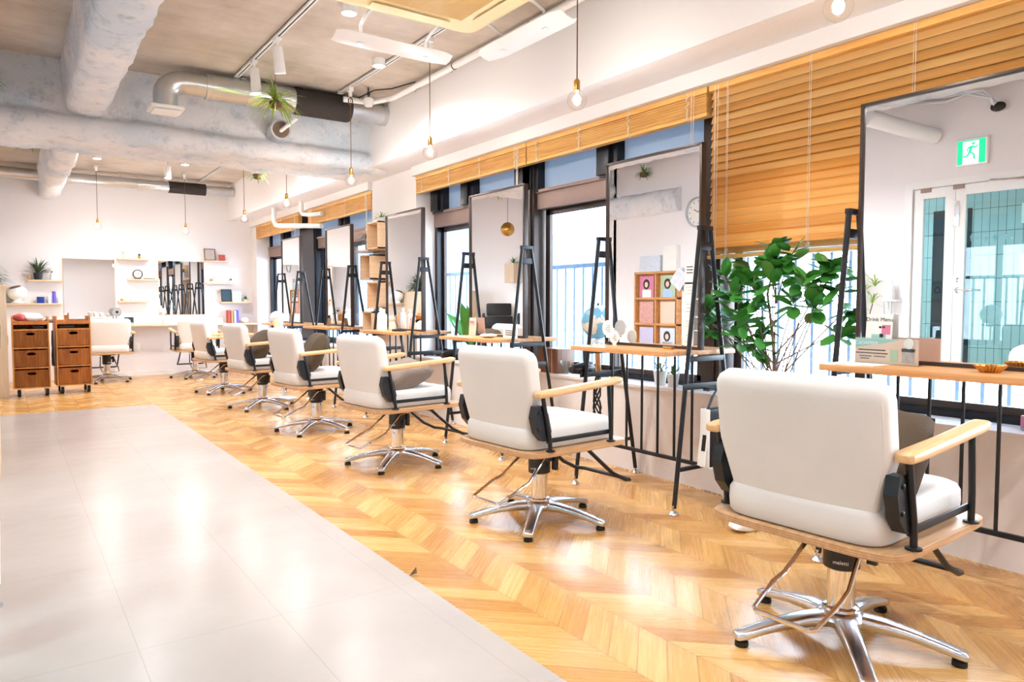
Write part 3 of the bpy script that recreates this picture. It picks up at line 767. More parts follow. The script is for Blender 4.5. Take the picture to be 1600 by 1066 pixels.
# amber ball pendant in the recess, seen in the third mirror
t = thing('ball_pendant', 'golden ball pendant in the recess, seen in the third mirror', 'pendant lamp', (-.45, 9.4, ZC))
MB().tube([(0, 0, 0), (0, 0, -.62)], .004, 8).build('cord', CORD, t)
MB().sphere((0, 0, -.72), .11, n=20).build('lamp_shade', BRASS, t)

# air conditioner cassette
t = thing('air_conditioner', 'cream ceiling cassette air conditioner with ribbed grille', 'air conditioner', (1.98, 3.47, 2.8))
a = .475
rr = []
for (z, s_) in ((.195, .86), (.03, .9)): rr.append([Vector((x, y, z)) for x, y in sell(a*s_, a*s_, 40, 14)])
MB().rings(rr).build('casing', WHITEM, t)
pb = MB()
rr = [[Vector((x, y, z)) for x, y in sell(a*s_, a*s_, 64, 14)] for z, s_ in ((.03, .985), (.022, 1.0), (.004, 1.0), (-.003, .99), (-.008, .93), (-.010, .88), (.004, .70), (.010, .66))]
pb.rings(rr, cap=False); pb.build('panel', CREAM, t, 50)
g = MB(); 
for k in range(54):
    y = -.30+.6*k/53; g.box(-.30, .30, y-.0032, y+.0032, -.006, .004)
MB().box(-.31, .31, -.31, .31, .004, .012).build('filter', TABLE, t)  # darker backing: shade between the grille ribs put into the colour
g.build('grille', CREAM2, t)
for k in range(4):
    f = MB().box(-.25, .25, .348, .405, -.012, -.008, .001, M=Matrix.Rotation(k*PI/2, 4, 'Z') @ Matrix.Rotation(R(0), 4, 'X')); f.build('air_flap', CREAM, t)
tag(MB().box(2.40, 2.41, 3.0, 3.9, 2.99, 2.999).build('conduit', WHITEM), 'thin white conduit beside the air conditioner', 'conduit')
def deflector(loc, rz, L_, label):
    t = thing('air_deflector', label, 'air deflector', loc, rz, 'white air deflectors')
    mb = MB(); rr = []
    for i in range(13):
        x = -L_/2+L_*i/12; e = max(0, abs(x)-L_/2+.10)/.10; sh = 1-.35*e*e
        rr.append([Vector((x, yy*sh, zz)) for yy, zz in ((-.09, .028), (-.03, .004), (.04, -.006), (.10, .012), (.10, .016), (.04, -.001), (-.03, .009), (-.09, .033))])
    mb.rings(rr).build('blade', WHITEP, t, 30)
    for s_ in (-1, 1):
        m = MB(); m.tube([(s_*.22, .0, .0), (s_*.22, -.012, .03), (s_*.22, -.02, .10), (s_*.22, -.10, .135), (s_*.22, -.178, .148)], .010, 10).box(s_*.22-.02, s_*.22+.02, -.022, .022, -.004, .022, .004)
        m.build('bracket', WHITEP, t)
deflector((2.00, 4.12, 2.66), 0, .78, 'long white air deflector hanging on the far side of the air conditioner')
deflector((2.62, 3.60, 2.70), -PI/2, .86, 'white air deflector between the air conditioner and the white beam')

# ducts
def duct_thing():
    t = thing('ventilation_duct', 'silver spiral duct with elbow, grille and black section before the beam', 'duct', (0, 6.32, 2.875))
    r = .105
    pts = [(1.08, 0, -.22), (1.08, 0, -.12)] + [(1.24-.16*math.cos(q), 0, -.12+.12*math.sin(q)+.0) for q in [R(a) for a in (15, 30, 45, 60, 75, 90)]] + [(1.40, 0, 0)]
    MB().tube(pts, r*.86, 24).build('elbow', GALV, t, 30)
    m = MB().tube([(1.38, 0, 0), (2.12, 0, 0)], r, 28)
    for x in (1.42, 1.70, 2.10): m.tube([(x, 0, 0), (x+.02, 0, 0)], r+.004, 28)
    m.build('duct_section', GALV, t)
    MB().tube([(2.10, 0, 0), (2.12, 0, 0), (2.60, 0, 0), (2.62, 0, 0)], [r+.003, r+.012, r+.012, r+.003], 28).build('insulated_section', DUCTBLK, t)
    m = MB().tube([(2.60, 0, 0), (3.0, 0, 0)], r-.01, 28)
    for x in (2.62, 2.72, 2.93): m.tube([(x, 0, 0), (x+.02, 0, 0)], r-.005, 28)
    m.build('duct_section', GALV, t)
    g = MB().box(.96, 1.20, -.12, .12, -.245, -.22, .004).box(.985, 1.175, -.095, .095, -.262, -.25, .003)
    g.build('air_grille', PAPER, t)
    for x in (1.68, 2.2, 2.58):
        MB().tube([(x, -.02, .0), (x, -.02, .125)], .004, 8).box(x-.02, x+.02, -.03, .01, .098, .118, .002).build('hanger', GALV, t)
duct_thing()
t = thing('ventilation_duct', 'far silver duct with black insulated section along the end wall', 'duct', (0, 11.85, 2.85))
MB().tube([(-.85, 0, .02), (2.05, 0, .0)], .075, 20).tube([(1.62, 0, 0), (1.70, 0, 0)], .085, 20).tube([(1.92, 0, 0), (1.99, 0, 0)], .082, 20).build('duct_section', GALV, t)
MB().tube([(2.04, 0, 0), (2.56, 0, 0)], .088, 20).build('insulated_section', DUCTBLK, t)
MB().tube([(2.55, 0, 0), (2.97, 0, 0)], .072, 20).build('duct_section', GALV, t)
for x in (.5, 1.4, 2.3): MB().tube([(x, -.0, .05), (x, 0, .15)], .004, 8).build('hanger', GALV, t)
# open pipe stub in the sprayed beam
t = thing('pipe_stub', 'short open pipe stub stuffed with brown packing below the duct', 'pipe', (2.06, 6.55, 2.66))
MB().tube([(0, .14, 0), (0, -.02, 0)], .09, 24).build('collar', GALV, t)
MB().tube([(0, .03, 0), (0, -.03, 0)], .072, 20).build('packing', BARK, t)
MB().tube([(.1, -.16, .09), (.03, -.06, .02), (-.02, .0, -.03)], .018, 10).build('thin_pipe', WHITEM, t)
# white pipe along the top of the beam and the sensor
t = thing('ceiling_pipe', 'white lagged pipe along the ceiling corner, dark ties round it', 'pipe', (2.90, 0, 2.945))
MB().tube([(0, 2.6, .01), (0, 5.2, .0), (-.04, 5.9, -.02), (-.16, 6.12, -.03), (-.40, 6.16, -.03)], .026, 12).build('pipe', WHITEM, t)
for y in (3.9, 4.9, 5.5): MB().tube([(0, y, .0), (0, y+.01, 0)], .029, 12).tube([(0, y, -.02), (-.05, y-.03, -.07)], .002, 5).build('cable_tie', CORD, t)
tag(MB().tube([(2.62, 6.1, 2.93), (2.70, 5.95, 2.975), (2.80, 5.8, 2.97), (2.87, 5.5, 2.965)], .006, 6).build('cable', BLKP), 'dark cable slung under the ceiling beside the lagged pipe', 'cable')
t = thing('emergency_light', 'small white rounded emergency light hanging near the duct end', 'emergency light', (2.66, 5.98, ZC))
MB().tube([(0, 0, 0), (0, 0, -.10)], .006, 8).box(-.012, .012, -.012, .012, -.07, -.04, .003).build('stem', BLKP, t)
MB().lathe([(0, -.09), (.035, -.092), (.043, -.10), (.043, -.14), (.032, -.165), (0, -.17)], n=20).build('lamp_shade', WHITEP, t)
# white pipes through far window
t = thing('drain_pipe', 'pair of white pipes bending out over the far window', 'pipe', (0, 0, 0))
MB().tube([(3.1, 10.2, 2.44), (3.1, 10.2, 2.26), (3.11, 10.16, 2.20), (3.12, 10.05, 2.18), (3.34, 9.0, 2.10)], .032, 14).build('pipe', WHITEM, t)
MB().tube([(3.2, 9.35, 2.44), (3.2, 9.35, 2.31), (3.2, 9.30, 2.27), (3.22, 9.15, 2.25), (3.31, 8.9, 2.245)], .028, 14).build('pipe', WHITEM, t)
# thin conduit along far beam
tag(MB().tube([(.75, 7.62, 2.62), (2.9, 7.62, 2.62)], .016, 10).tube([(1.9, 7.62, 2.62), (1.9, 7.62, 3.0)], .016, 10).tube([(1.2, 7.62, 2.62), (1.2, 7.62, 3.0)], .01, 10).build('conduit', GALV), 'thin grey conduit behind the sprayed beam', 'conduit')
t = thing('track_spotlight', 'white cylinder spotlight hanging before the far duct', 'spotlight', (1.82, 10.6, ZC), 0)
MB().tube([(0, 0, 0), (0, 0, -.06)], .012, 8).build('adapter', WHITEM, t); MB().lathe([(0, -.06), (.04, -.06), (.043, -.22), (0, -.22)], n=20).build('lamp_body', WHITEM, t); MB().lathe([(0, -.221), (.036, -.221), (.036, -.224), (0, -.225)], n=20).build('lamp_face', LAMPW, t)

# ------------------------------------------------------------------ plants
def leaf(mb, base, d, L_, w_, droop=.3, n=4, roll=0, fold=.15, round_=False):
    d = Vector(d).normalized(); side = d.cross(Vector((0, 0, 1)))
    if side.length < .05: side = Vector((1, 0, 0))
    side.normalize(); side = Matrix.Rotation(roll, 3, d) @ side; up = side.cross(d).normalized()
    p = Vector(base); rows = []
    for i in range(n+1):
        u = i/n
        ww = (math.sin(PI*min(1, u*.9+.06))**(.6 if round_ else .9))*w_/2 if i < n else .0006
        if i == 0: ww = w_*.08
        c = mb.bm.verts.new(p+up*(-fold*ww)); l = mb.bm.verts.new(p-side*ww+up*fold*ww*.3); r = mb.bm.verts.new(p+side*ww+up*fold*ww*.3)
        rows.append((l, c, r))
        d2 = (d+Vector((0, 0, -droop*u*1.6))).normalized(); p = p+d2*(L_/n)
    for a, b in zip(rows, rows[1:]):
        mb.bm.faces.new((a[0], a[1], b[1], b[0])); mb.bm.faces.new((a[1], a[2], b[2], b[1]))
def tuft(mb, c, n, L_, w_, droop, elev=(10, 80), rnd=random, squash=1):
    for k in range(n):
        a = rnd.uniform(0, 2*PI); e = R(rnd.uniform(*elev))
        leaf(mb, c, (math.cos(a)*math.cos(e)*squash, math.sin(a)*math.cos(e), math.sin(e)), L_*rnd.uniform(.65, 1.1), w_, droop*rnd.uniform(.6, 1.4), 5, rnd.uniform(-.3, .3))
# big ficus between the first two stations
t = thing('rubber_plant', 'tall leafy green rubber plant standing between the two nearest stations', 'plant', (3.16, 2.18, 0))
MB().lathe([(0, 0), (.10, 0), (.13, .26), (.135, .27), (.12, .27), (.115, .24), (0, .24)], n=28).build('pot', POTW, t)
cl = [(.0, 0.02, 1.37), (-.02, .03, 1.32), (.03, -.04, 1.34), (.0, .16, 1.30), (.02, .34, 1.25), (.0, .44, 1.08), (.03, .45, .98), (-.03, .25, 1.15), (.02, .12, 1.17), (-.02, .02, 1.24), (.03, -.1, 1.22), (-.02, -.18, 1.19), (.02, -.28, 1.29), (.02, -.31, 1.19), (.0, -.20, 1.09), (-.02, .2, 1.03), (.03, .1, .99), (-.02, .12, 1.08), (.03, .28, 1.02), (.02, -.36, 1.09), (.0, -.34, .98), (.03, .04, 1.33), (.0, .22, .93), (-.02, .09, .92), (.04, -.06, 1.13), (-.03, -.27, 1.24), (.03, .2, 1.22), (.02, .13, .88)]
rb = random.Random(3)
st_ = MB()
st_.tube([(0, 0, .22), (.01, 0, .6), (.0, .03, .95), (.01, .07, 1.15), (0, .02, 1.34)], [.013, .011, .008, .006, .003], 8)
for i, c in enumerate(cl):
    z0 = rb.uniform(.45, .85) if i > 2 else 1.1
    st_.tube([(0, 0.01, z0), (c[0]*.4, c[1]*.35+.01, z0+(c[2]-z0)*.35), c], [.0042, .0035, .0025], 6)
st_.build('stem', BARK, t)
fo = MB()
for c in cl:
    for k in range(rb.randint(8, 12)):
        a = rb.uniform(0, 2*PI); e = R(rb.uniform(-35, 60))
        d = (math.cos(a)*math.cos(e)*.8, math.sin(a)*math.cos(e), math.sin(e))
        b_ = Vector(c)+Vector((0, 0, rb.uniform(-.05, .02)))+Vector(d)*.012
        leaf(fo, b_, d, rb.uniform(.085, .125), rb.uniform(.052, .068), rb.uniform(.0, .3), 5, rb.uniform(-.6, .6), .2, True)
fo.build('foliage', LEAF, t, 80)
# hanging plants
def hanging(x, y, z, r_, label, m, ztop=ZC, long_=True, seed=1):
    t = thing('hanging_plant', label, 'hanging plant', (x, y, z)); rb = random.Random(seed)
    MB().tube([(0, 0, 0), (0, 0, ztop-z)], .0015, 6).build('cord', CORD, t)
    MB().lathe([(0, -.05), (.04, -.04), (.05, .0), (.045, .01), (0, .0)], n=16).build('basket', CORD, t)
    f = MB()
    for k in range(90):
        a = rb.uniform(0, 2*PI); e = R(rb.uniform(-20, 75)); 
        leaf(f, (0, 0, .0), (math.cos(a)*math.cos(e), math.sin(a)*math.cos(e), math.sin(e)), r_*rb.uniform(.7, 1.3), .014 if long_ else .009, rb.uniform(.5, 1.5) if long_ else .7, 6, 0, .2)
    f.build('foliage', m, t, 80)
hanging(1.76, 5.70, 2.66, .21, 'yellow-green grassy plant hanging beside the silver duct', LEAFL, seed=2)
hanging(2.36, 8.35, 2.55, .15, 'green fern hanging beyond the sprayed beam', LEAFL, long_=False, seed=5)
hanging(.24, 8.7, 2.74, .20, 'grassy plant hanging at the left edge behind the beam', LEAFL, seed=8)
hanging(-.06, 6.05, 2.62, .11, 'round bushy air plant hanging by the left wall, seen in the second mirror', LEAF, long_=False, seed=11)
pr = [(XL-.02, 2.42)]+[(XL+.02+.085*math.cos(a), 2.27+.13*math.sin(a)) for a in [R(x) for x in range(80, -91, -17)]]+[(XL-.02, 2.13)]
rough_sweep(resample(pr, .035), 'Y', 5.55, 6.72, 40, .012, 7, 'ceiling_beam')

# ------------------------------------------------------------------ far wall: counter, mirrors, shelves
tag(MB().box(.75, 3.34, YF-.30, YF, .765, .79, .002).build('wall_counter', SHELFW), 'long pale wood counter fixed along the far wall', 'counter')
def wmirror(x0, x1, z0, z1, label):
    t = thing('wall_mirror', label, 'mirror', ((x0+x1)/2, YF, z0), 0); a = (x1-x0)/2
    MB().box(-a, a, -.012, 0, 0, z1-z0).build('backing', SHELFW, t); MB().box(-a+.004, a-.004, -.016, -.012, .004, z1-z0-.004).build('mirror_glass', MIRR, t)
wmirror(.68, 1.345, .79, 1.76, 'large plain wall mirror behind the chair beside the trolleys')
wmirror(1.935, 2.60, .93, 1.77, 'wall mirror on the far wall showing the dark window frames')
def shelf(x0, x1, z, label, d=.16):
    tag(MB().box(x0, x1, YF-d, YF, z-.022, z, .002).build('wall_shelf', SHELFW), label, 'shelf', 'pale wood shelves on the far wall')
SH = [(.25, .67, 1.44, 'pale wall shelf holding the spiky potted plant'), (.0, .66, 1.11, 'pale wall shelf holding the white helmet steamer'), (1.37, 1.80, 1.78, 'top shelf between the two wall mirrors'), (1.50, 1.92, 1.475, 'shelf between the wall mirrors holding the round clock'), (1.37, 1.80, 1.145, 'lowest shelf between the two wall mirrors'), (2.60, 2.95, 1.79, 'top shelf at the right holding two framed pictures'), (2.61, 3.03, 1.44, 'second shelf from the top at the right of the far wall'), (2.82, 3.28, 1.135, 'lowest shelf at the right holding the dark framed print')]
for s_ in SH: shelf(*s_)
YS = YF-.085
def bottle(x, y, z, h, r_, m, label, cap=None, grp=None, name='bottle', cat='bottle'):
    t = thing(name, label, cat, (x, y, z), 0, grp)
    MB().lathe([(0, 0), (r_, 0), (r_, h*.68), (r_*.8, h*.76), (r_*.38, h*.80), (r_*.38, h*.84), (0, h*.84)], n=16).build('body', m, t)
    MB().lathe([(r_*.45, h*.84), (r_*.45, h), (0, h)], n=12).build('cap', cap or BLKP, t)
    return t
def pot_plant(x, y, z, pr_, ph, L_, n, m, pm, label, elev=(20, 85), w_=.012, droop=.4, seed=1, name='potted_plant'):
    t = thing(name, label, 'plant', (x, y, z)); rb = random.Random(seed)
    MB().lathe([(0, 0), (pr_*.75, 0), (pr_, ph), (pr_*.9, ph), (pr_*.85, ph*.85), (0, ph*.85)], n=20).build('pot', pm, t)
    f = MB(); tuft(f, (0, 0, ph*.85), n, L_, w_, droop, elev, rb)
    for v in f.bm.verts: v.co.y = min(v.co.y, YF-.006-y); v.co.z = max(v.co.z, .004); v.co.x = min(v.co.x, (9 if y > 7.4 and x < 3.1 else 3.6)-x)
    f.build('foliage', m, t, 80); return t
pot_plant(.38, YS-.02, 1.44, .06, .10, .23, 60, LEAFD, POTB, 'spiky green plant in a black pot on the upper left shelf', w_=.02, seed=4)
bottle(.545, YS, 1.44, .125, .021, PAPER, 'small cream and black bottle beside the spiky plant')
t = thing('wooden_ornament', 'small wooden ornament left of the spiky plant', 'ornament', (.275, YS, 1.44)); MB().box(-.012, .012, -.01, .01, 0, .07, .004).build('body', TABLE, t)
# helmet steamer
t = thing('hair_steamer', 'white helmet-shaped hair steamer with brown top on the lower left shelf', 'hair steamer', (.13, YS-.02, 1.11))
MB().lathe([(.07, 0), (.075, .01), (.05, .03), (.045, .06), (0, .06)], n=20).build('base', WHITEP, t)
MB().sphere((0, 0, .145), .12, 1, .9, .82, 18, M=Matrix.Rotation(R(-14), 4, 'Y')).build('shell', WHITEP, t)
MB().sphere((-.022, -.03, .222), .075, 1, .9, .25, 14, M=Matrix.Rotation(R(-14), 4, 'Y')).build('cover', BARK, t)
t = thing('jar', 'cobalt blue square jar on the lower left shelf', 'jar', (.40, YS, 1.11)); MB().box(-.045, .045, -.035, .035, 0, .075, .006).build('body', BLUE, t); MB().box(-.047, .047, -.037, .037, .075, .09, .004).build('lid', BLUE, t)
t = thing('bottle', 'tall violet tube bottle on the lower left shelf', 'bottle', (.565, YS, 1.11)); MB().lathe([(0, 0), (.022, 0), (.024, .14), (0, .14)], n=16).build('body', VIOL, t); MB().lathe([(.025, .14), (.025, .17), (0, .17)], n=16).build('cap', VIOL, t)
tag(MB().box(.49, .525, YS-.03, YS+.03, 1.11, 1.22, .002).build('paper_box', PAPER), 'white paper box between the blue jar and violet bottle', 'box')
tag(MB().box(.61, .65, YS-.03, YS+.03, 1.11, 1.24, .002).build('paper_box', PAPER), 'white paper box right of the violet bottle', 'box')
# middle shelves
pot_plant(1.67, YS, 1.78, .022, .045, .05, 20, LEAFD, BRASS, 'tiny plant in a brass cup on the top shelf between the mirrors', seed=6)
t = thing('wire_ornament', 'thin brass wire ornament on the top shelf between the mirrors', 'ornament', (1.45, YS, 1.78)); MB().tube([(0, 0, 0), (0, 0, .08), (-.02, 0, .11)], .003, 6).tube([(0, 0, .07), (.025, 0, .10)], .003, 6).build('body', BRASS, t)
t = thing('desk_clock', 'round dark-rimmed clock with pale face on the middle shelf', 'clock', (1.64, YS, 1.475))
MB().lathe([(.056, -.02), (.068, -.02), (.068, .02), (.056, .02), (.056, -.02)], (0, 0, .075), 28, M=Matrix.Rotation(PI/2, 4, 'X')).box(-.045, .045, -.02, .02, 0, .012, .003).build('rim', BLKP, t)
MB().lathe([(0, -.005), (.058, -.005), (.058, .01), (0, .01)], (0, 0, .075), 24, M=Matrix.Rotation(PI/2, 4, 'X')).build('face', PAPER, t)
MB().box(-.002, .002, -.014, -.011, .075, .115).box(-.002, .03, -.014, -.011, .073, .077).build('hand', BLKP, t)
tag(MB().tube([(1.72, YS, 1.482), (1.77, YS-.02, 1.486), (1.84, YS, 1.482), (1.88, YS+.02, 1.484)], .007, 8).build('driftwood', BARK), 'thin piece of driftwood right of the round clock', 'ornament')
for i, (x, h, r_, lab) in enumerate([(1.50, .17, .025, 'tall white bottle at the left of the lowest middle shelf'), (1.56, .14, .018, 'slim white bottle second on the lowest middle shelf'), (1.61, .18, .016, 'clear tall slim bottle on the lowest middle shelf'), (1.68, .09, .024, 'short white jar on the lowest middle shelf')]):
    bottle(x, YS, 1.145, h, r_, WHITEP, lab, WHITEP, 'bottles on the lowest middle shelf')
tag(MB().sphere((1.42, YS, 1.161), .018, 1.3, 1, .85, 10).build('brass_bell', BRASS), 'small brass lump at the left end of the lowest middle shelf', 'ornament')
tag(MB().box(1.735, 1.785, YS-.006, YS+.006, 1.146, 1.22, .001).build('card_holder', PAPER), 'small white printed card on the lowest middle shelf', 'card')
# counter items
t = thing('desk_fan', 'small grey desk fan standing on the far counter', 'fan', (1.335, YF-.2, .79))
MB().box(-.03, .03, -.03, .03, 0, .02, .004).tube([(0, 0, .01), (0, 0, .15)], .018, 12).build('stand', GALV, t)
MB().lathe([(0, -.012), (.062, -.010), (.066, 0), (.062, .012), (0, .014)], (0, -.02, .19), 24, M=Matrix.Rotation(PI/2, 4, 'X')).build('fan_head', GALV, t)
MB().lathe([(0, -.02), (.02, -.016), (.02, .0), (0, .0)], (0, -.02, .19), 14, M=Matrix.Rotation(-PI/2, 4, 'X')).build('hub', BLKP, t)
t = thing('photo_card', 'dark photo card leaning on the far counter beside the fan', 'photo card', (1.50, YF-.16, .79)); MB().box(-.07, .07, -.004, .004, 0, .12, .001, M=Matrix.Rotation(R(-10), 4, 'X')).build('card', TEAL, t); MB().box(-.06, .06, -.006, -.003, .03, .11, M=Matrix.Rotation(R(-10), 4, 'X')).build('print', BLKP, t)
tag(MB().box(1.97, 2.24, YF-.14, YF-.05, .79, .865, .004).build('tissue_box', PAPER), 'flat white box on the far counter below the wall mirror', 'box')
tag(MB().box(2.62, 2.82, YF-.22, YF-.06, .79, .88, .012).build('tissue_box', WHITEP), 'white box on the far counter behind the salon chair', 'box')
def frame(x, z, w_, h_, m, label, fm=None, y=YS, tilt=-8):
    t = thing('picture_frame', label, 'picture frame', (x, y, z)); M = Matrix.Rotation(R(tilt), 4, 'X'); q = .014
    MB().box(-w_/2, w_/2, -.008, .004, 0, q, M=M).box(-w_/2, w_/2, -.008, .004, h_-q, h_, M=M).box(-w_/2, -w_/2+q, -.008, .004, 0, h_, M=M).box(w_/2-q, w_/2, -.008, .004, 0, h_, M=M).build('frame', fm or TABLE, t)
    MB().box(-w_/2+.01, w_/2-.01, -.004, .003, .01, h_-.01, M=M).build('picture', m, t)
    return t
GREYPR = mat('grey_patterned_print', srgb(190, 176, 172), .7, var=.4, vscale=60)
DARKPR = mat('dark_chalk_print', srgb(52, 78, 92), .7, var=.5, vscale=50)
BLUPR = mat('pale_blue_print', srgb(206, 214, 226), .7, var=.2, vscale=40)
t = frame(2.68, 1.79, .17, .19, GREYPR, 'grey framed patterned picture on the top right shelf', BARK)
t = frame(2.86, 1.79, .10, .10, REDP, 'small red framed picture on the top right shelf', REDP)
frame(2.92, 1.135, .16, .20, DARKPR, 'dark framed print on the lowest right shelf', BLKP)
frame(3.08, 1.135, .14, .17, BLUPR, 'pale blue framed print on the lowest right shelf', WHITEM)
pot_plant(3.21, YS-.01, 1.135, .03, .04, .07, 40, LEAF, POTW, 'small green bushy plant at the right end of the lowest shelf', seed=7)
pot_plant(2.69, YS, 1.44, .022, .03, .04, 20, LEAFD, POTW, 'tiny plant at the left of the second right shelf', seed=9)
pot_plant(2.99, YS, 1.44, .02, .04, .05, 16, LEAFD, POTW, 'tiny sprig at the right of the second right shelf', seed=10)
for i, x in enumerate((2.77, 2.81, 2.86, 2.91)):
    bottle(x, YS, 1.44, (.11, .15, .13, .16)[i], .018, WHITEP, ('first', 'second', 'third', 'fourth')[i]+' from left of the four white bottles on the second right shelf', WHITEP, 'white bottles on the second right shelf')
for i, (x, m, h, lab) in enumerate([(2.93, REDP, .21, 'orange-red book standing on the far counter'), (2.975, TABLE, .205, 'tan book standing on the far counter'), (3.02, BLUPR, .20, 'pale blue book standing on the far counter'), (3.055, VIOL, .21, 'violet book standing on the far counter')]):
    t = thing('book', lab, 'book', (x, YF-.13, .79), 0, 'books on the far counter')
    MB().box(-.016, -.013, -.07, .07, 0, h).box(.013, .016, -.07, .07, 0, h).box(-.016, .016, -.073, -.07, 0, h).build('cover', m, t); MB().box(-.013, .013, -.069, .066, .003, h-.003).build('pages', PAPER, t)
tag(MB().sphere((3.18, YF-.15, .835), .05, 1.3, 1, .9, 14).build('white_bowl', WHITEP), 'rounded white bowl at the right end of the far counter', 'bowl')
# wall sockets
def socket(x, z, label):
    t = thing('wall_socket', label, 'wall socket', (x, YF, z)); MB().box(-.038, .038, -.006, 0, -.06, .06, .003).build('plate', WHITEP, t)
    for zz in (.025, -.025): MB().box(-.018, .018, -.009, -.005, zz-.014, zz+.014, .002).build('outlet', PAPER, t)
socket(1.62, .44, 'white wall socket on the far wall below the counter')
socket(2.72, .44, 'white wall socket on the far wall behind the sixth chair')

# ------------------------------------------------------------------ left: cabinet, trolleys
t = thing('partition_cabinet', 'tall beige cabinet at the left edge beside the trolleys', 'cabinet', (-.2, 11.2, 0))
MB().box(-.2, .2, -.97, 1.07, .0, 1.30, .004).build('body', BEIGEW, t)
MB().box(-.21, .21, -.98, 1.07, 1.30, 1.32, .002).build('top', SHELFW, t)
t2 = MB().box(.2, .207, -.93, -.87, .62, .72, .002).build('switch', WHITEP, t)
t = pot_plant(-.22, 11.95, 1.32, .11, .10, .34, 160, LEAFD, POTB, 'bushy dark green plant on the tall beige cabinet', (0, 85), .022, .7, 12)
TRL = []
def trolley():
    t = thing('wooden_trolley', '', 'trolley', (0, 0, 0), 0, 'wooden drawer trolleys'); W_, D = .37, .40
    b = MB()
    for s_ in (-1, 1): b.box(s_*W_/2-s_*.0-.0 if s_ < 0 else W_/2-.016, -W_/2+.016 if s_ < 0 else W_/2, 0, D, .10, .95, .002)
    for z in (.10, .335, .57, .785): b.box(-W_/2+.014, W_/2-.014, 0, D, z, z+.016)
    b.box(-W_/2+.014, W_/2-.014, D-.012, D, .10, .90)
    b.build('body', TROLW, t)
    MB().box(-W_/2+.016, W_/2-.016, .002, .014, .865, .90).box(-W_/2+.016, W_/2-.016, .0, D-.01, .855, .868).build('top_tray', TROLD, t)
    for z in (.118, .353, .588):
        d = MB(); h_ = .195; zz = z+.004; c = zz+h_*.78
        W2 = W_/2-.020
        # front board with an oval hand hole
        hole = [(  .048*math.copysign(abs(math.cos(q))**.6, math.cos(q)), c+.018*math.copysign(abs(math.sin(q))**.8, math.sin(q))) for q in [2*PI*i/16 for i in range(16)]]
        outer = []
        for (u, v) in hole:
            k = min((W2)/max(abs(u), 1e-5), ((zz+h_-c) if v > c else (c-zz))/max(abs(v-c), 1e-5)); outer.append((u*k, c+(v-c)*k))
        for y0 in (.008,):
            A = [d.bm.verts.new((u, y0, v)) for u, v in hole]; B = [d.bm.verts.new((u, y0, v)) for u, v in outer]
            A2 = [d.bm.verts.new((u, y0+.012, v)) for u, v in hole]
            for i in range(16):
                j = (i+1) % 16; d.bm.faces.new((A[i], A[j], B[j], B[i])); d.bm.faces.new((A[i], A[j], A2[j], A2[i]))
            # corner fillers
            for sx in (-1, 1):
                for vz in (zz, zz+h_):
                    best = sorted(range(16), key=lambda i: (outer[i][0]-sx*W2)**2+(outer[i][1]-vz)**2)[:1][0]
        d.box(-W2, W2, .0205, .021, zz, zz+h_*.55).box(-W2, -W2+.008, .01, D-.03, zz, zz+h_).box(W2-.008, W2, .01, D-.03, zz, zz+h_).box(-W2, W2, .01, D-.03, zz, zz+.008).box(-W2, W2, D-.04, D-.03, zz, zz+h_)
        d.box(-W2, -.049, .008, .02, zz, zz+h_).box(.049, W2, .008, .02, zz, zz+h_).box(-W2, W2, .008, .02, zz, c-.0185).box(-W2, W2, .008, .02, c+.0185, zz+h_)
        d.build('drawer', TROLD, t)
    for sx in (-1, 1):
        for y in (.05, D-.05):
            w_ = MB().lathe([(0, -.016), (.042, -.016), (.045, -.009), (.045, .009), (.042, .016), (0, .016)], (sx*.14+.012, y+.01, .045), 20, M=Matrix.Rotation(PI/2, 4, 'Y')).build('caster', RUBBER, t)
            MB().box(sx*.14-.008, sx*.14+.032, y-.02, y+.02, .086, .10, .002).box(sx*.14-.009, sx*.14-.005, y-.014, y+.018, .03, .09, .001).box(sx*.14+.029, sx*.14+.033, y-.014, y+.018, .03, .09, .001).build('fork', ALU, w_)
    return t
tr = trolley(); tr.location = (.225, 10.20, 0); tr['label'] = 'left wooden drawer trolley on casters heaped with towels'
dup(tr, 'right wooden drawer trolley on casters beside the salon chair', (.665, 10.30, 0), R(2))
tag(pillow(.22, .20, .09, 'towel', PAPER, rot(R(8), R(5), .4, (.24, 10.36, .945)), 21), 'white crumpled towel on the left wooden trolley', 'towel')
tag(pillow(.17, .14, .10, 'towel', REDP, rot(R(8), R(5), 1.0, (.135, 10.30, .93)), 23), 'red-brown cloth on the left wooden trolley', 'cloth')
def brush(x, y, z, rz, m, label):
    t = thing('hair_brush', label, 'hair brush', (x, y, z), rz, 'brushes on the trolleys')
    MB().tube([(-.12, 0, .012), (0, 0, .014)], .009, 8).build('handle', m, t); MB().tube([(0, 0, .02), (.02, 0, .024), (.10, 0, .024)], [.01, .022, .022], 10).build('head', BARK, t)
brush(.36, 10.30, .868, .3, TABLE, 'wooden hair brush at the right end of the left trolley'); brush(.60, 10.42, .868, .2, ARMW, 'pale wooden hair brush on the right trolley'); brush(.70, 10.45, .868, -.5, TABLE, 'orange wooden hair brush on the right trolley'); brush(.76, 10.40, .868, .8, PAPER, 'white handled brush at the right of the right trolley')
tag(MB().box(.52, .68, 10.36, 10.45, .802, .84, .004).build('black_case', BLKP), 'flat black case inside the top of the right trolley', 'case')
tag(MB().box(.25, .36, 10.26, 10.36, .802, .84, .004).build('black_case', BLKP), 'small black case inside the top of the left trolley', 'case')
t = thing('apron', 'dark grey apron hanging between the two trolleys', 'apron', (.445, 10.24, .78))
mb = MB(); rr = []
for i in range(12):
    u = i/11; rr.append([Vector((x+.004*math.sin(9*u+y*60), y+.02, -u*.42)) for x, y in sell(.008+.006*u, .05+.08*u, 16, 3)])
mb.rings(rr).build('cloth', BAGL, t)

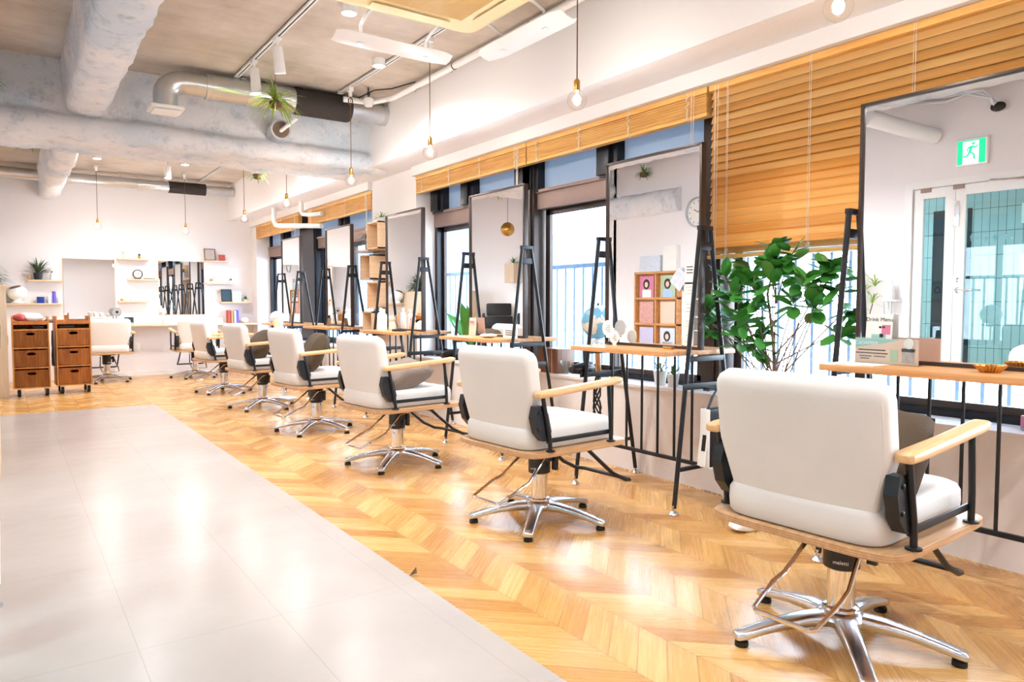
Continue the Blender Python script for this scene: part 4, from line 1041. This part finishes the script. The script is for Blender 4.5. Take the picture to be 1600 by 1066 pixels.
# ------------------------------------------------------------------ cubes on the pillar
def cube(y, z, s_, label, d=.22):
    t = thing('cube_shelf', label, 'cube shelf', (XW-d, y, z), 0, 'pale wood cube shelves on the pillar'); q = .014
    MB().box(0, d, -s_/2, s_/2, 0, q).box(0, d, -s_/2, s_/2, s_-q, s_).box(0, d, -s_/2, -s_/2+q, 0, s_).box(0, d, s_/2-q, s_/2, 0, s_).box(d-.008, d, -s_/2, s_/2, 0, s_).build('body', SHELFW, t)
cube(6.98, 1.67, .28, 'topmost pale wood cube shelf on the white pillar'); cube(7.17, 1.36, .26, 'second pale wood cube shelf from the top'); cube(6.98, 1.05, .28, 'third pale wood cube shelf from the top'); cube(7.13, .78, .24, 'lowest pale wood cube shelf on the white pillar')
tag(MB().box(3.08, 3.34, 7.10, 7.46, 1.655, 1.67).build('wall_shelf', SHELFW), 'small pale shelf holding the trailing plant beside the top cube', 'shelf')
pot_plant(3.22, 7.26, 1.67, .05, .13, .2, 60, LEAFD, GALV, 'trailing plant in a grey tin beside the top cube shelf', (0, 70), .008, 1.0, 14)
pot_plant(3.24, 6.98, 1.95, .045, .05, .12, 40, LEAF, POTW, 'small fern on top of the topmost cube shelf', (10, 70), .009, .9, 16)

# ------------------------------------------------------------------ small things at the stations
# station 1
t = thing('drink_menu_card', 'white hand-lettered drink menu card leaning at the nearest mirror', 'menu card', (3.002, 1.590, .852)); M = Matrix.Rotation(R(4), 4, 'Y')
cmb_ = MB().box(-.001, .001, -.056, .056, .0, .205, M=M).build('card', PAPER, t)
text('Drink Menu', .0235, INK, t, M @ faceX(-.0018, 0, .182), depth=.0003)
ps = random.Random(5)
for (yy, zz, w_, h_, m) in ((-.02, .15, .006, .004, INK), (-.005, .15, .005, .004, INK), (-.03, .14, .018, .02, PINK), (.0, .10, .03, .02, TEAL), (-.025, .07, .02, .03, BLUPR), (.025, .06, .02, .03, SKINP), (-.012, .115, .008, .008, HAIRP)):
    MB().box(-.0022, -.001, yy-w_, yy+w_, zz-h_, zz+h_, M=M).build('printed_patch', m, t)
t = thing('product_sign', 'pink product sign with jar picture in a clear stand on the nearest table', 'sign', (2.955, 1.53, .852), R(-4)); 
MB().box(-.002, .002, -.135, .135, .0, .105).build('print', SKINP, t)
MB().prism([(.135, .104), (.135, .066), (.0, .088), (-.06, .104)], 'X', -.0035, -.002).build('banner', TEAL, t)
text('CADAMIER', .021, PAPER, t, faceX(-.0042, .083, .084), depth=.0003)
for i, (a_, b_, z_) in enumerate(((.12, .0, .056), (.13, -.01, .043), (.115, .06, .030), (.05, .0, .030), (.11, .07, .020))):
    MB().box(-.003, -.002, b_, a_, z_-.0022, z_+.0022).build('text_line', INK if i < 2 else BARK, t)
MB().box(-.0035, -.002, -.12, -.07, .012, .055).build('jar_picture', GREYPR, t); MB().box(-.004, -.002, -.122, -.068, .055, .068).build('jar_lid_picture', BLKP, t)
MB().box(-.0035, -.002, -.052, -.02, .012, .06).build('leaf_picture', GREENP, t)
MB().lathe([(0, 0), (.021, 0), (.021, .002), (0, .002)], (-.004, -.098, .088), 20, M=Matrix.Rotation(-PI/2, 4, 'Y')).build('round_badge', PAPER, t)
MB().box(-.009, -.006, -.14, .14, 0, .112).box(-.02, .03, -.14, .14, 0, .004).build('acrylic_stand', ACRY, t)
t = thing('fluted_bowl', 'small brass fluted bowl on the nearest table', 'bowl', (2.905, 1.125, .852))
mb = MB(); rr = []
for (r_, z) in ((.006, .0), (.030, .0), (.050, .026), (.048, .026), (.028, .004), (.005, .003)):
    rr.append([Vector((r_*(1+.10*math.cos(k*PI)*(1 if z > .01 else .4))*math.cos(2*PI*k/40), r_*(1+.10*math.cos(k*PI)*(1 if z > .01 else .4))*math.sin(2*PI*k/40), z)) for k in range(40)])
mb.rings(rr).build('bowl', BRASS, t, 20)
t = thing('hand_mirror', 'tall black rounded hand mirror standing behind the nearest left frame leg', 'hand mirror', (3.20, 1.60, .852)); MB().prism([(.05*math.cos(q), .30+.05*math.sin(q)) for q in [PI*i/12 for i in range(13)]]+[(-.045, 0), (.045, 0)], 'X', -.008, .008).build('body', BLKP, t)
tag(MB().box(2.80, 2.93, 1.50, 1.70, .852, .854).build('paper_sheet', PAPER), 'white sheet of paper lying on the nearest table', 'paper')
# station 2
def disc_card(x, y, z, r_, label):
    t = thing('round_card', label, 'card', (x, y, z), 0, 'round white cards at the second mirror')
    MB().lathe([(0, 0), (r_, 0), (r_, .002), (0, .002)], (0, 0, r_+.01), 28, M=Matrix.Rotation(-PI/2, 4, 'Y')).box(-.004, .006, -.012, .012, 0, .014, .001).build('card', PAPER, t)
    for k in range(4): MB().box(-.0035, -.002, -.5*r_, (.1+.15*(k % 3))*r_, r_*(1.5-.25*k), r_*(1.5-.25*k)+.003).build('text_line', BARK, t)
disc_card(2.985, 3.235, .895, .048, 'upper round white card at the left edge of the second mirror')
disc_card(2.965, 3.155, .852, .040, 'lower round white card at the foot of the second mirror')
t = thing('card_stand', 'thin wire stand behind the round white cards', 'card stand', (3.0, 3.235, .852)); MB().tube([(0, 0, .001), (0, 0, .05)], .003, 6).lathe([(0, 0), (.02, 0), (.018, .004), (0, .004)], n=14).build('stand', BLKP, t)
def tagcard(y, z, h_, label, x=3.018):
    t = thing('rounded_card', label, 'card', (x, y, z), 0, 'white rounded cards strung down the second mirror')
    MB().prism([(u, v) for u, v in sell(.036, h_/2, 24, 7)], 'X', -.001, .001).build('card', PAPER, t)
    for k in range(3): MB().box(-.002, -.001, -.02, .022-.01*(k % 2), h_*.2-k*h_*.2, h_*.2-k*h_*.2+.0015).build('text_line', BARK, t)
zs = .872
for i, (h_, lab) in enumerate(((.082, 'lowest'), (.070, 'second lowest'), (.095, 'second highest'), (.088, 'highest'))):
    tagcard(2.632, zs+h_/2, h_, lab+' of four white rounded cards strung down the right of the second mirror'); zs += h_+.003
t = thing('notice_card', 'square white printed notice above the rounded cards at the second mirror', 'card', (3.018, 2.628, 1.262)); MB().box(-.001, .001, -.034, .034, -.055, .055).build('card', PAPER, t)
for k in range(3): MB().box(-.002, -.001, -.022, .022, .035-k*.016, .040-k*.016).build('text_line', INK, t)
t = thing('leaflet', 'white leaflet tilted beside the notice at the second mirror', 'leaflet', (3.019, 2.705, 1.235)); MB().box(-.0008, .0008, -.045, .045, -.05, .05, M=Matrix.Rotation(R(40), 4, 'X')).build('sheet', BLUPR, t)
t = thing('brass_clip', 'small brass clip on the second table below the mirror', 'clip', (2.96, 2.72, .852)); MB().box(-.012, .012, -.03, .03, 0, .012, .004).tube([(0, -.04, .01), (0, .04, .012)], .004, 6).build('body', BRASS, t)
t = thing('desk_globe', 'pale blue desk globe standing on the sill left of the second mirror', 'globe', (3.45, 3.84, .575))
MB().lathe([(0, 0), (.075, 0), (.07, .015), (.014, .03), (.012, .24), (.05, .25), (.05, .27), (0, .275)], n=24).build('base', WHITEP, t)
MB().sphere((0, 0, .395), .12, n=22).build('sphere', GLOBE, t); MB().lathe([(0, .51), (.008, .512), (.008, .53), (0, .532)], n=10).build('pivot', BLKP, t)
# station 3 / 4 / 5 table items
t = thing('card_sign', 'cream card sign at the left foot of the third mirror', 'card', (2.99, 4.80, .852)); MB().box(-.001, .001, -.05, .05, 0, .14, M=Matrix.Rotation(R(4), 4, 'Y')).build('card', SKINP, t); MB().box(-.002, -.001, -.03, .03, .10, .115).build('text_line', PINK, t)
t = thing('card_sign', 'white ticket card at the right foot of the third mirror', 'card', (2.985, 4.27, .852)); MB().box(-.001, .001, -.09, .09, 0, .07).build('card', PAPER, t)
for k in range(3): MB().box(-.0025, -.001, -.07, .06, .05-.015*k, .056-.015*k).build('text_line', INK, t)
tag(pillow(.12, .10, .03, 'hand_towel', PAPER, rot(0, 0, .3, (2.88, 4.40, .867)), 31), 'small folded white towel on the third table', 'towel')
bottle(2.92, 6.33, .852, .21, .035, WHITEP, 'white pump bottle at the left of the fourth table', WHITEP)
bottle(2.90, 6.22, .852, .20, .03, PAPER, 'slim white bottle beside the pump bottle on the fourth table', WHITEP)
t = thing('figurine', 'small cream cat-shaped figurine on the fourth table', 'figurine', (2.93, 6.10, .852)); MB().lathe([(0, 0), (.035, 0), (.038, .03), (.028, .07), (.022, .085), (.030, .10), (.026, .125), (0, .135)], n=18).build('body', SKINP, t)
tag(MB().tube([(2.86, 5.95, .862), (2.88, 5.85, .862), (2.93, 5.80, .862)], [.012, .012, .006], 10).build('hair_iron', BLKP), 'black hair iron lying on the fourth table', 'hair iron')
t = thing('magazine', 'leaning dark and white magazine in front of the fourth mirror', 'magazine', (2.97, 6.36, 1.0)); MB().box(-.002, .002, -.05, .05, 0, .14, M=Matrix.Rotation(R(-20), 4, 'X')).build('cover', GREYPR, t)
t['label'] = 'grey magazine propped by the left frame of the fourth station'; t.location.z = .852
t = thing('card_sign', 'brown photo card on the fifth table', 'card', (2.93, 7.72, .852)); MB().box(-.002, .002, -.05, .05, 0, .09, M=Matrix.Rotation(R(8), 4, 'Y')).build('card', BARK, t)
t = thing('card_sign', 'brown photo card on the sixth table', 'card', (2.93, 9.05, .852)); MB().box(-.002, .002, -.05, .05, 0, .12, M=Matrix.Rotation(R(8), 4, 'Y')).build('card', BARK, t)
t = thing('magnifier_lamp', 'cream hair steamer with rounded head beside the fifth chair', 'hair steamer', (2.58, 8.25, 0))
MB().lathe([(0, 0), (.15, 0), (.15, .02), (.02, .04), (.016, .70), (0, .70)], n=20).build('stand', WHITEP, t); MB().tube([(0, 0, .66), (-.02, .08, .80), (0, .16, .92)], [.03, .045, .06], 16).build('arm', CREAM, t); MB().sphere((0, .18, .94), .085, 1, 1, .9, 16).build('head', WHITEP, t)
# hair dryers and bag on brackets
def dryer(loc, rz, label):
    t = thing('hair_dryer', label, 'hair dryer', loc, rz, 'black hair dryers')
    MB().tube([(-.13, 0, 0), (-.12, 0, 0), (-.02, 0, 0), (.05, 0, 0), (.065, 0, 0)], [.018, .026, .038, .040, .032], 18).build('barrel', BLKP, t)
    MB().tube([(.02, 0, .02), (.01, 0, .10), (.0, 0, .145)], [.018, .018, .014], 12).build('handle', BLKP, t)
dryer((2.93, 3.385, .70), R(10), 'black hair dryer in the holder left of the second station')
dryer((2.93, 4.985, .70), R(10), 'black hair dryer in the holder left of the third station')
dryer((2.93, 6.53, .70), R(10), 'black hair dryer in the holder left of the fourth station')
t = thing('cable_bundle', 'dark bundle of coiled tool cables hanging left of the second station', 'cable bundle', (3.05, 3.40, .64))
mb = MB()
for k in range(5): mb.tube([(.02*math.sin(k+i*.8), .014*math.cos(i*1.1+k), -.05*i*.8) for i in range(11)], .006, 6)
mb.build('cable', BLKP, t); MB().tube([(0, 0, .18), (.01, 0, .02), (0, .01, -.06)], .018, 10).build('strap', TABLE, t)
t = thing('tool_bag', 'black leather tool bag with white lining hanging right of the second station', 'bag', (3.08, 2.475, .24))
MB().box(-.10, .10, -.028, .028, 0, .31, .01).build('body', BAGL, t); MB().box(-.108, -.10, -.03, .03, 0, .31, .003).box(-.10, .10, -.032, -.0285, -.004, .006).build('trim', WHITEP, t)
MB().tube([(-.09, 0, .30), (-.05, .0, .37), (0, .01, .405), (.05, 0, .37), (.09, 0, .30)], .007, 8).build('handle', BAGL, t)
t = thing('magazine', 'white and yellow magazine hanging beside the black tool bag', 'magazine', (2.955, 2.475, .25)); MB().box(-.004, .004, -.02, .03, 0, .25, .001, M=Matrix.Rotation(R(8), 4, 'Y')).build('cover', PAPER, t); MB().box(-.006, -.003, -.012, .012, .08, .17, M=Matrix.Rotation(R(8), 4, 'Y')).build('print', INK, t)
# sill items
t = thing('wooden_box', 'brown wooden box on the sill between the second and third stations', 'box', (3.45, 4.32, .575)); MB().box(-.08, .08, -.12, .12, 0, .185, .002).build('body', wood('walnut_wood', srgb(96, 62, 46), srgb(140, 98, 74), 'Z', .4), t); MB().box(-.083, .083, -.055, -.045, 0, .187).build('strap', TABLE, t)
tag(MB().lathe([(0, 0), (.03, 0), (.036, .10), (.034, .10), (.028, .006), (0, .006)], (3.40, 4.15, .575), 20).build('drinking_glass', ACRY), 'clear drinking glass beside the brown wooden box on the sill', 'glass')
pot_plant(3.45, 3.13, .575, .04, .08, .09, 26, LEAF, POTW, 'small green plant in a white pot on the sill behind the second station', seed=21)
pot_plant(3.45, 3.24, .575, .045, .09, .14, 16, LEAFD, GREYPR if False else POTW, 'taller thin-stemmed plant beside it on the sill behind the second station', seed=22)
t = bottle(3.46, 1.19, .575, .19, .028, ACRY, 'clear spray bottle with pink label on the sill by the nearest station', PINK); MB().lathe([(.0285, .01), (.0285, .06)], n=16).build('label_band', PINK, t)
tag(MB().box(3.40, 3.55, 2.95-2.0, 3.05-2.0, .575, .60, .004).build('magazine_stack', PAPER), 'low stack of papers on the sill behind the nearest station', 'papers')
t = bpy.data.objects['magazine_stack']
pot_plant(3.46, 5.55, .575, .07, .14, .45, 9, LEAF, POTW, 'large-leaved green plant on the sill left of the third mirror', (45, 85), .13, .3, 33, 'leafy_plant')
# crumpled towel on the floor behind the nearest chair
tag(pillow(.16, .08, .05, 'floor_towel', PAPER, rot(0, 0, -.3, (2.90, 2.16, .024)), 41), 'white crumpled cloth on the floor below the nearest chair', 'cloth')
# small peeled corner of the vinyl
tag(MB().prism([(0, 0), (.035, .004), (.03, .03)], 'Y', 0, .001).build('leaf_scrap', BARK), 'small brown curled scrap at the edge of the grey floor', 'scrap')
bpy.data.objects['leaf_scrap'].location = (1.30, 2.57, .003)

# ------------------------------------------------------------------ left wall: what the mirrors show
# double door
t = sthing('door_1', (XL, 2.31, 0))
MB().box(-.11, .012, -.76, -.70, 0, 2.05).box(-.11, .012, .72, .78, 0, 2.05).box(-.11, .012, -.76, .78, 2.05, 2.10).build('door_frame', WHITEM, t)
def leafd(y0, y1, name):
    s_ = .075
    o = MB().box(-.05, -.012, y0, y0+s_, .01, 2.045, .002).box(-.05, -.012, y1-s_, y1, .01, 2.045, .002).box(-.05, -.012, y0+s_, y1-s_, .01, .18).box(-.05, -.012, y0+s_, y1-s_, 1.965, 2.045).build(name, WHITEM, t)
    MB().box(-.034, -.028, y0+s_, y1-s_, .18, 1.965).build('glass_pane', GLASST, o); return o
a_ = leafd(.395, .715, 'door_leaf'); b_ = leafd(-.695, .392, 'door_leaf')
MB().lathe([(0, 0), (.018, 0), (.018, .006), (0, .008)], (-.012, .355, 1.29), 18, M=Matrix.Rotation(PI/2, 4, 'Y')).build('lock', CHROME, b_)
MB().tube([(-.012, .355, 1.21), (.035, .355, 1.21), (.04, .34, 1.21), (.04, .23, 1.21)], .009, 10).lathe([(0, 0), (.022, 0), (.022, .006), (0, .008)], (-.012, .355, 1.21), 18, M=Matrix.Rotation(PI/2, 4, 'Y')).build('door_handle', CHROME, b_)
MB().box(-.012, .03, -.35, -.1, 1.99, 2.035, .003).tube([(.02, -.12, 2.03), (.02, .14, 2.05)], .008, 8).build('door_closer', ALU, b_)
for yy in (.37, .62): MB().box(-.011, .0, yy-.04, yy+.04, 2.015, 2.06, .002).build('pivot_cover', BRONZE2, t)
MB().box(-.011, -.004, .36, .40, 1.72, 1.92, .002).build('flush_bolt', ALU, b_)
text('farbe.', .08, WHITEP, b_, Matrix(((0, 0, 1, -.0365), (-1, 0, 0, .14), (0, 1, 0, 1.62), (0, 0, 0, 1))), depth=.0006)
# corridor behind
struct(MB().box(-2.3, -2.2, -1.5, 6.5, 0, ZC).build('corridor_wall', TILE)); struct(MB().box(-2.3, XL-.1, -1.5, 6.5, 2.55, 2.6).build('corridor_ceiling', WALL))
tag(MB().box(-2.195, -2.19, 3.42, 3.80, 0, 2.1).build('dark_panel', DARKFR), 'dark blue door panel in the corridor behind the glass door', 'panel')
tt = thing('floor_number_plate', 'square floor number plate reading 8 on the corridor tiles', 'number plate', (-2.2, 2.87, 2.0)); MB().box(0, .012, -.1, .1, -.1, .1, .002).build('plate', PAPER, tt)
text('8', .19, INK, tt, Matrix(((0, 0, 1, .0125), (1, 0, 0, 0), (0, 1, 0, 0), (0, 0, 0, 1))), depth=.0006, mirror=True)
tt = thing('call_panel', 'grey metal call panel with two buttons on the corridor tiles', 'call panel', (-2.2, 2.87, 1.42)); MB().box(0, .012, -.1, .1, -.18, .18, .002).build('plate', GALV, tt)
for zz in (.04, -.04): MB().lathe([(0, 0), (.02, 0), (.02, .006), (0, .008)], (.012, 0, zz), 14, M=Matrix.Rotation(PI/2, 4, 'Y')).build('button', BLKP, tt)
t = thing('corridor_light', 'round ceiling light in the corridor behind the glass door', 'ceiling light', (-1.2, 2.2, 2.55)); MB().lathe([(0, 0), (.1, 0), (.1, -.03), (0, -.032)], n=24).build('diffuser', LAMPW, t); spot_light(t, (0, 0, -.06), 60, 160, size=.1)
t = thing('corridor_light', 'second round ceiling light farther along the corridor', 'ceiling light', (-1.2, 4.2, 2.55)); MB().lathe([(0, 0), (.1, 0), (.1, -.03), (0, -.032)], n=24).build('diffuser', LAMPW, t); spot_light(t, (0, 0, -.06), 60, 160, size=.1)
# exit sign
t = thing('exit_sign', 'green and white running-man exit sign above the double door', 'exit sign', (XL, 2.58, 2.285))
MB().box(0, .03, -.115, .115, -.105, .105, .004).build('housing', WHITEP, t)
MB().box(.030, .032, -.10, .10, -.092, .092).build('sign_face', SIGNW, t)
g = MB(); g.box(.032, .033, -.10, -.052, -.092, .092).box(.032, .033, .062, .10, -.092, .092).box(.032, .033, -.10, .10, .082, .092).build('green_field', MINT, t)
g = MB(); X_ = .0335
def ln(a, b, w_=.007): 
    g.tube([(X_, a[0], a[1]), (X_, b[0], b[1])], w_, 6)
g.sphere((X_, -.012, .062), .011, .2, 1, 1, 10)
ln((-.005, .045), (.012, .0), .010); ln((-.004, .04), (-.035, .03)); ln((-.035, .03), (-.045, .05), .005); ln((0, .04), (.025, .03)); ln((.025, .03), (.03, .005), .005); ln((.012, .0), (-.018, -.02)); ln((-.018, -.02), (-.022, -.06)); ln((.012, 0), (.028, -.03)); ln((.028, -.03), (.058, -.035))
g.build('running_figure', MINT, t)
# clock on wall
t = thing('wall_clock', 'round pale wall clock on the left wall, seen in the second mirror', 'clock', (XL, 5.30, 2.10))
My = Matrix.Rotation(PI/2, 4, 'Y')
MB().lathe([(.145, 0), (.165, 0), (.165, .035), (.15, .04), (.145, .02), (.145, 0)], n=36, M=My).build('rim', GALV, t); MB().lathe([(0, 0), (.146, 0), (.146, .012), (0, .012)], n=36, M=My).build('face', PAPER, t)
for k in range(12):
    q = k*PI/6; MB().box(.0125, .0135, -.003, .003, .11, .13, M=Matrix.Rotation(q, 4, 'X')).build('hour_mark', INK, t)
MB().box(.014, .016, -.003, .003, 0, .10, M=Matrix.Rotation(R(50), 4, 'X')).build('hand', BLKP, t); MB().box(.014, .016, -.004, .004, 0, .07, M=Matrix.Rotation(R(-60), 4, 'X')).build('hand', BLKP, t)
# magazine rack
REDW = mat('red_and_white_print', srgb(222, 160, 150), .6, var=.6, vscale=45); LILAC = mat('lilac_print', srgb(196, 190, 218), .6, var=.15, vscale=30)
t = thing('magazine_rack', 'brown wooden magazine rack on the left wall, seen in the second mirror', 'magazine rack', (XL, 5.87, .55))
rk = MB(); 
for z in (.0, .30, .60, .90): rk.box(0, .07, -.34, .34, z, z+.025, .002)
for y in (-.34, -.01, .32): rk.box(0, .07, y, y+.02, 0, .925, .002)
rk.box(0, .006, -.34, .34, 0, .92); rk.build('frame', BARK if False else TABLE, t)
tag(MB().box(XL, -.06, 5.55, 6.20, 0, .55, .003).build('low_cabinet', BEIGEW), 'low beige cabinet under the magazine rack by the left wall', 'cabinet')
mg = [(-.17, .62, PINK, 'pink magazine showing a long-haired woman'), (.16, .62, GREENP, 'pale green magazine showing a seated figure'), (-.17, .32, PAPER, 'white magazine in the middle row of the rack'), (.16, .32, SKINP, 'peach magazine in the middle row of the rack'), (-.17, .02, BLUPR, 'pale blue magazine showing two people'), (.16, .02, TEAL, 'teal magazine in the lowest row of the rack')]
mg = mg[:0]+[(-.17+.0, .625, GREENP, 'pale green magazine with a standing figure, top row of the rack'), (.16, .625, PINK, 'pink magazine with a long-haired woman, top row of the rack'), (-.17, .325, SKINP, 'plain peach magazine, middle row of the rack'), (.16, .325, REDW, 'red and white magazine, middle row of the rack'), (-.17, .025, BLUPR, 'pale blue magazine with two heads, lowest row of the rack'), (.16, .025, LILAC, 'lilac magazine, lowest row of the rack')]
for (y, z, m, lab) in mg:
    t = thing('magazine', lab, 'magazine', (XL+.05, 5.87+y, .55+z), 0, 'magazines in the rack')
    MB().box(-.01, 0, -.115, .105, .0, .25, .001).build('cover', m, t)
    if m in (PINK, GREENP, BLUPR):
        MB().box(0, .0006, -.075, .065, .001, .09).build('figure_clothes_print', PAPER if m is PINK else GALV, t)
        MB().sphere((.0005, 0, .155), .052, .02, 1, 1.15, 12).build('figure_hair_print', HAIRP, t); MB().sphere((.0022, 0, .150), .026, .02, 1, 1.25, 12).build('figure_face_print', SKINP, t)
tag(MB().box(XL+.005, XL+.07, 5.56, 5.76, 1.475, 1.76, .003).build('file_box', PAPER), 'tall white file box on the magazine rack', 'file box')
tag(MB().box(XL+.005, XL+.07, 5.80, 6.12, 1.475, 1.66, .003).build('file_box', BLUPR), 'lower pale file box on the magazine rack', 'file box')
# sanitizer stand
t = thing('dispenser_stand', 'slim stand with white pump bottle beside the double door', 'dispenser stand', (-.09, 3.16, 0))
MB().lathe([(0, 0), (.05, 0), (.05, .012), (.008, .016), (.008, 1.12), (0, 1.12)], n=16).box(-.045, .045, -.07, .07, 1.12, 1.135, .003).tube([(0, 0, .9), (0, .05, 1.0), (0, .06, 1.12)], .004, 6).build('stand', GALV, t)
bottle(-.09, 3.16, 1.135, .17, .03, WHITEP, 'white pump bottle on the slim stand beside the double door', WHITEP)
t = thing('dracaena', 'slim dracaena with yellow-green leaves by the left wall, seen in the nearest mirror', 'plant', (-.095, 3.42, 0))
MB().lathe([(0, 0), (.045, 0), (.05, .25), (0, .25)], n=18).build('pot', POTW, t); MB().tube([(0, 0, .24), (0, .02, .7), (.0, -.02, 1.05), (0, .03, 1.35)], .006, 8).tube([(0, 0, .7), (0, -.1, 1.1)], .005, 6).build('stem', BARK, t)
f = MB(); rb = random.Random(8)
for c in ((0, .03, 1.36), (0, -.02, 1.2), (0, .02, 1.05), (0, -.1, 1.1), (0, -.12, 1.25), (0, .06, .95)):
    for k in range(16):
        a = rb.uniform(0, 2*PI); e = R(rb.uniform(0, 80)); leaf(f, c, (math.cos(a)*math.cos(e)*.35, math.sin(a)*math.cos(e), math.sin(e)), rb.uniform(.09, .15), .012, .8, 5)
for v in f.bm.verts: v.co.x = max(-.045, min(.075, v.co.x))
f.build('foliage', LEAFL, t, 80)
# recess: black chair, wall planters, column
struct(MB().box(-.9, -.80, 9.3, 9.42, 0, ZC).build('wall_left', WALL))
def wplant(y, label, seed):
    t = thing('wall_planter', label, 'planter', (-.9, y, 1.45), 0, 'beige wall planters in the recess')
    MB().box(0, .18, -.13, .13, 0, .32, .003).build('box', BEIGEW, t); f = MB(); tuft(f, (.09, 0, .31), 40, .13, .014, .6, (20, 85), random.Random(seed)); f.build('foliage', LEAF, t, 80)
wplant(11.35, 'beige wall planter in the recess farther from the camera', 41); wplant(9.75, 'beige wall planter in the recess nearer the camera', 42)
t = thing('shampoo_chair', 'black padded armchair in the recess, seen in the third mirror', 'chair', (-.42, 9.55, 0), R(-60))
MB().lathe([(0, 0), (.22, 0), (.22, .02), (.04, .04), (.04, .58), (0, .58)], n=24).build('base', CHROME, t)
rr = [[Vector((x, y, z)) for x, y in sell(.24*s_, .24*s_, 32, 6)] for z, s_ in ((.58, .95), (.60, 1), (.68, 1), (.70, .95), (.705, .5))]; MB().rings(rr).build('seat', BAGL, t)
MB().box(-.30, -.20, -.23, .23, .72, .94, .03, M=Matrix.Rotation(R(-8), 4, 'Y')).build('backrest', BAGL, t); MB().box(-.33, -.24, -.21, .21, .95, 1.16, .03, M=Matrix.Rotation(R(-8), 4, 'Y')).build('headrest', BAGL, t)
for s_ in (-1, 1): MB().tube([(-.22, s_*.26, .75), (-.05, s_*.28, .92), (.12, s_*.28, .94), (.22, s_*.27, .86), (.22, s_*.26, .62)], .018, 10).build('armrest', BLKP, t)
# lagged pipe and cables high on the left wall, seen at the top of the nearest mirror
t = thing('lagged_pipe', 'white wrapped pipe coming out of the left wall, seen in the nearest mirror', 'pipe', (XL, 2.86, 2.46))
MB().tube([(0, 0, 0), (.10, .05, .02), (.30, .16, .07), (.48, .30, .14)], [.062, .064, .066, .068], 18).build('pipe', WHITEP, t)
t = thing('cable_tangle', 'tangle of grey cables high on the left wall, seen in the nearest mirror', 'cables', (XL+.045, 2.38, 2.60))
for k in range(5):
    MB().tube([(0, .01*k, -.02), (.02+.01*k, .05, .05), (.06, .10+.03*k, .12), (.10, .35, .16-.02*k), (.16, .75, .25-.03*k), (.2, 1.3, .35)], .007, 6).build('cable', GALV if k % 2 else WHITEP, t)
MB().sphere((0, .02, -.01), .045, .6, 1.2, .8, 10).build('gland', DUCTBLK, t)
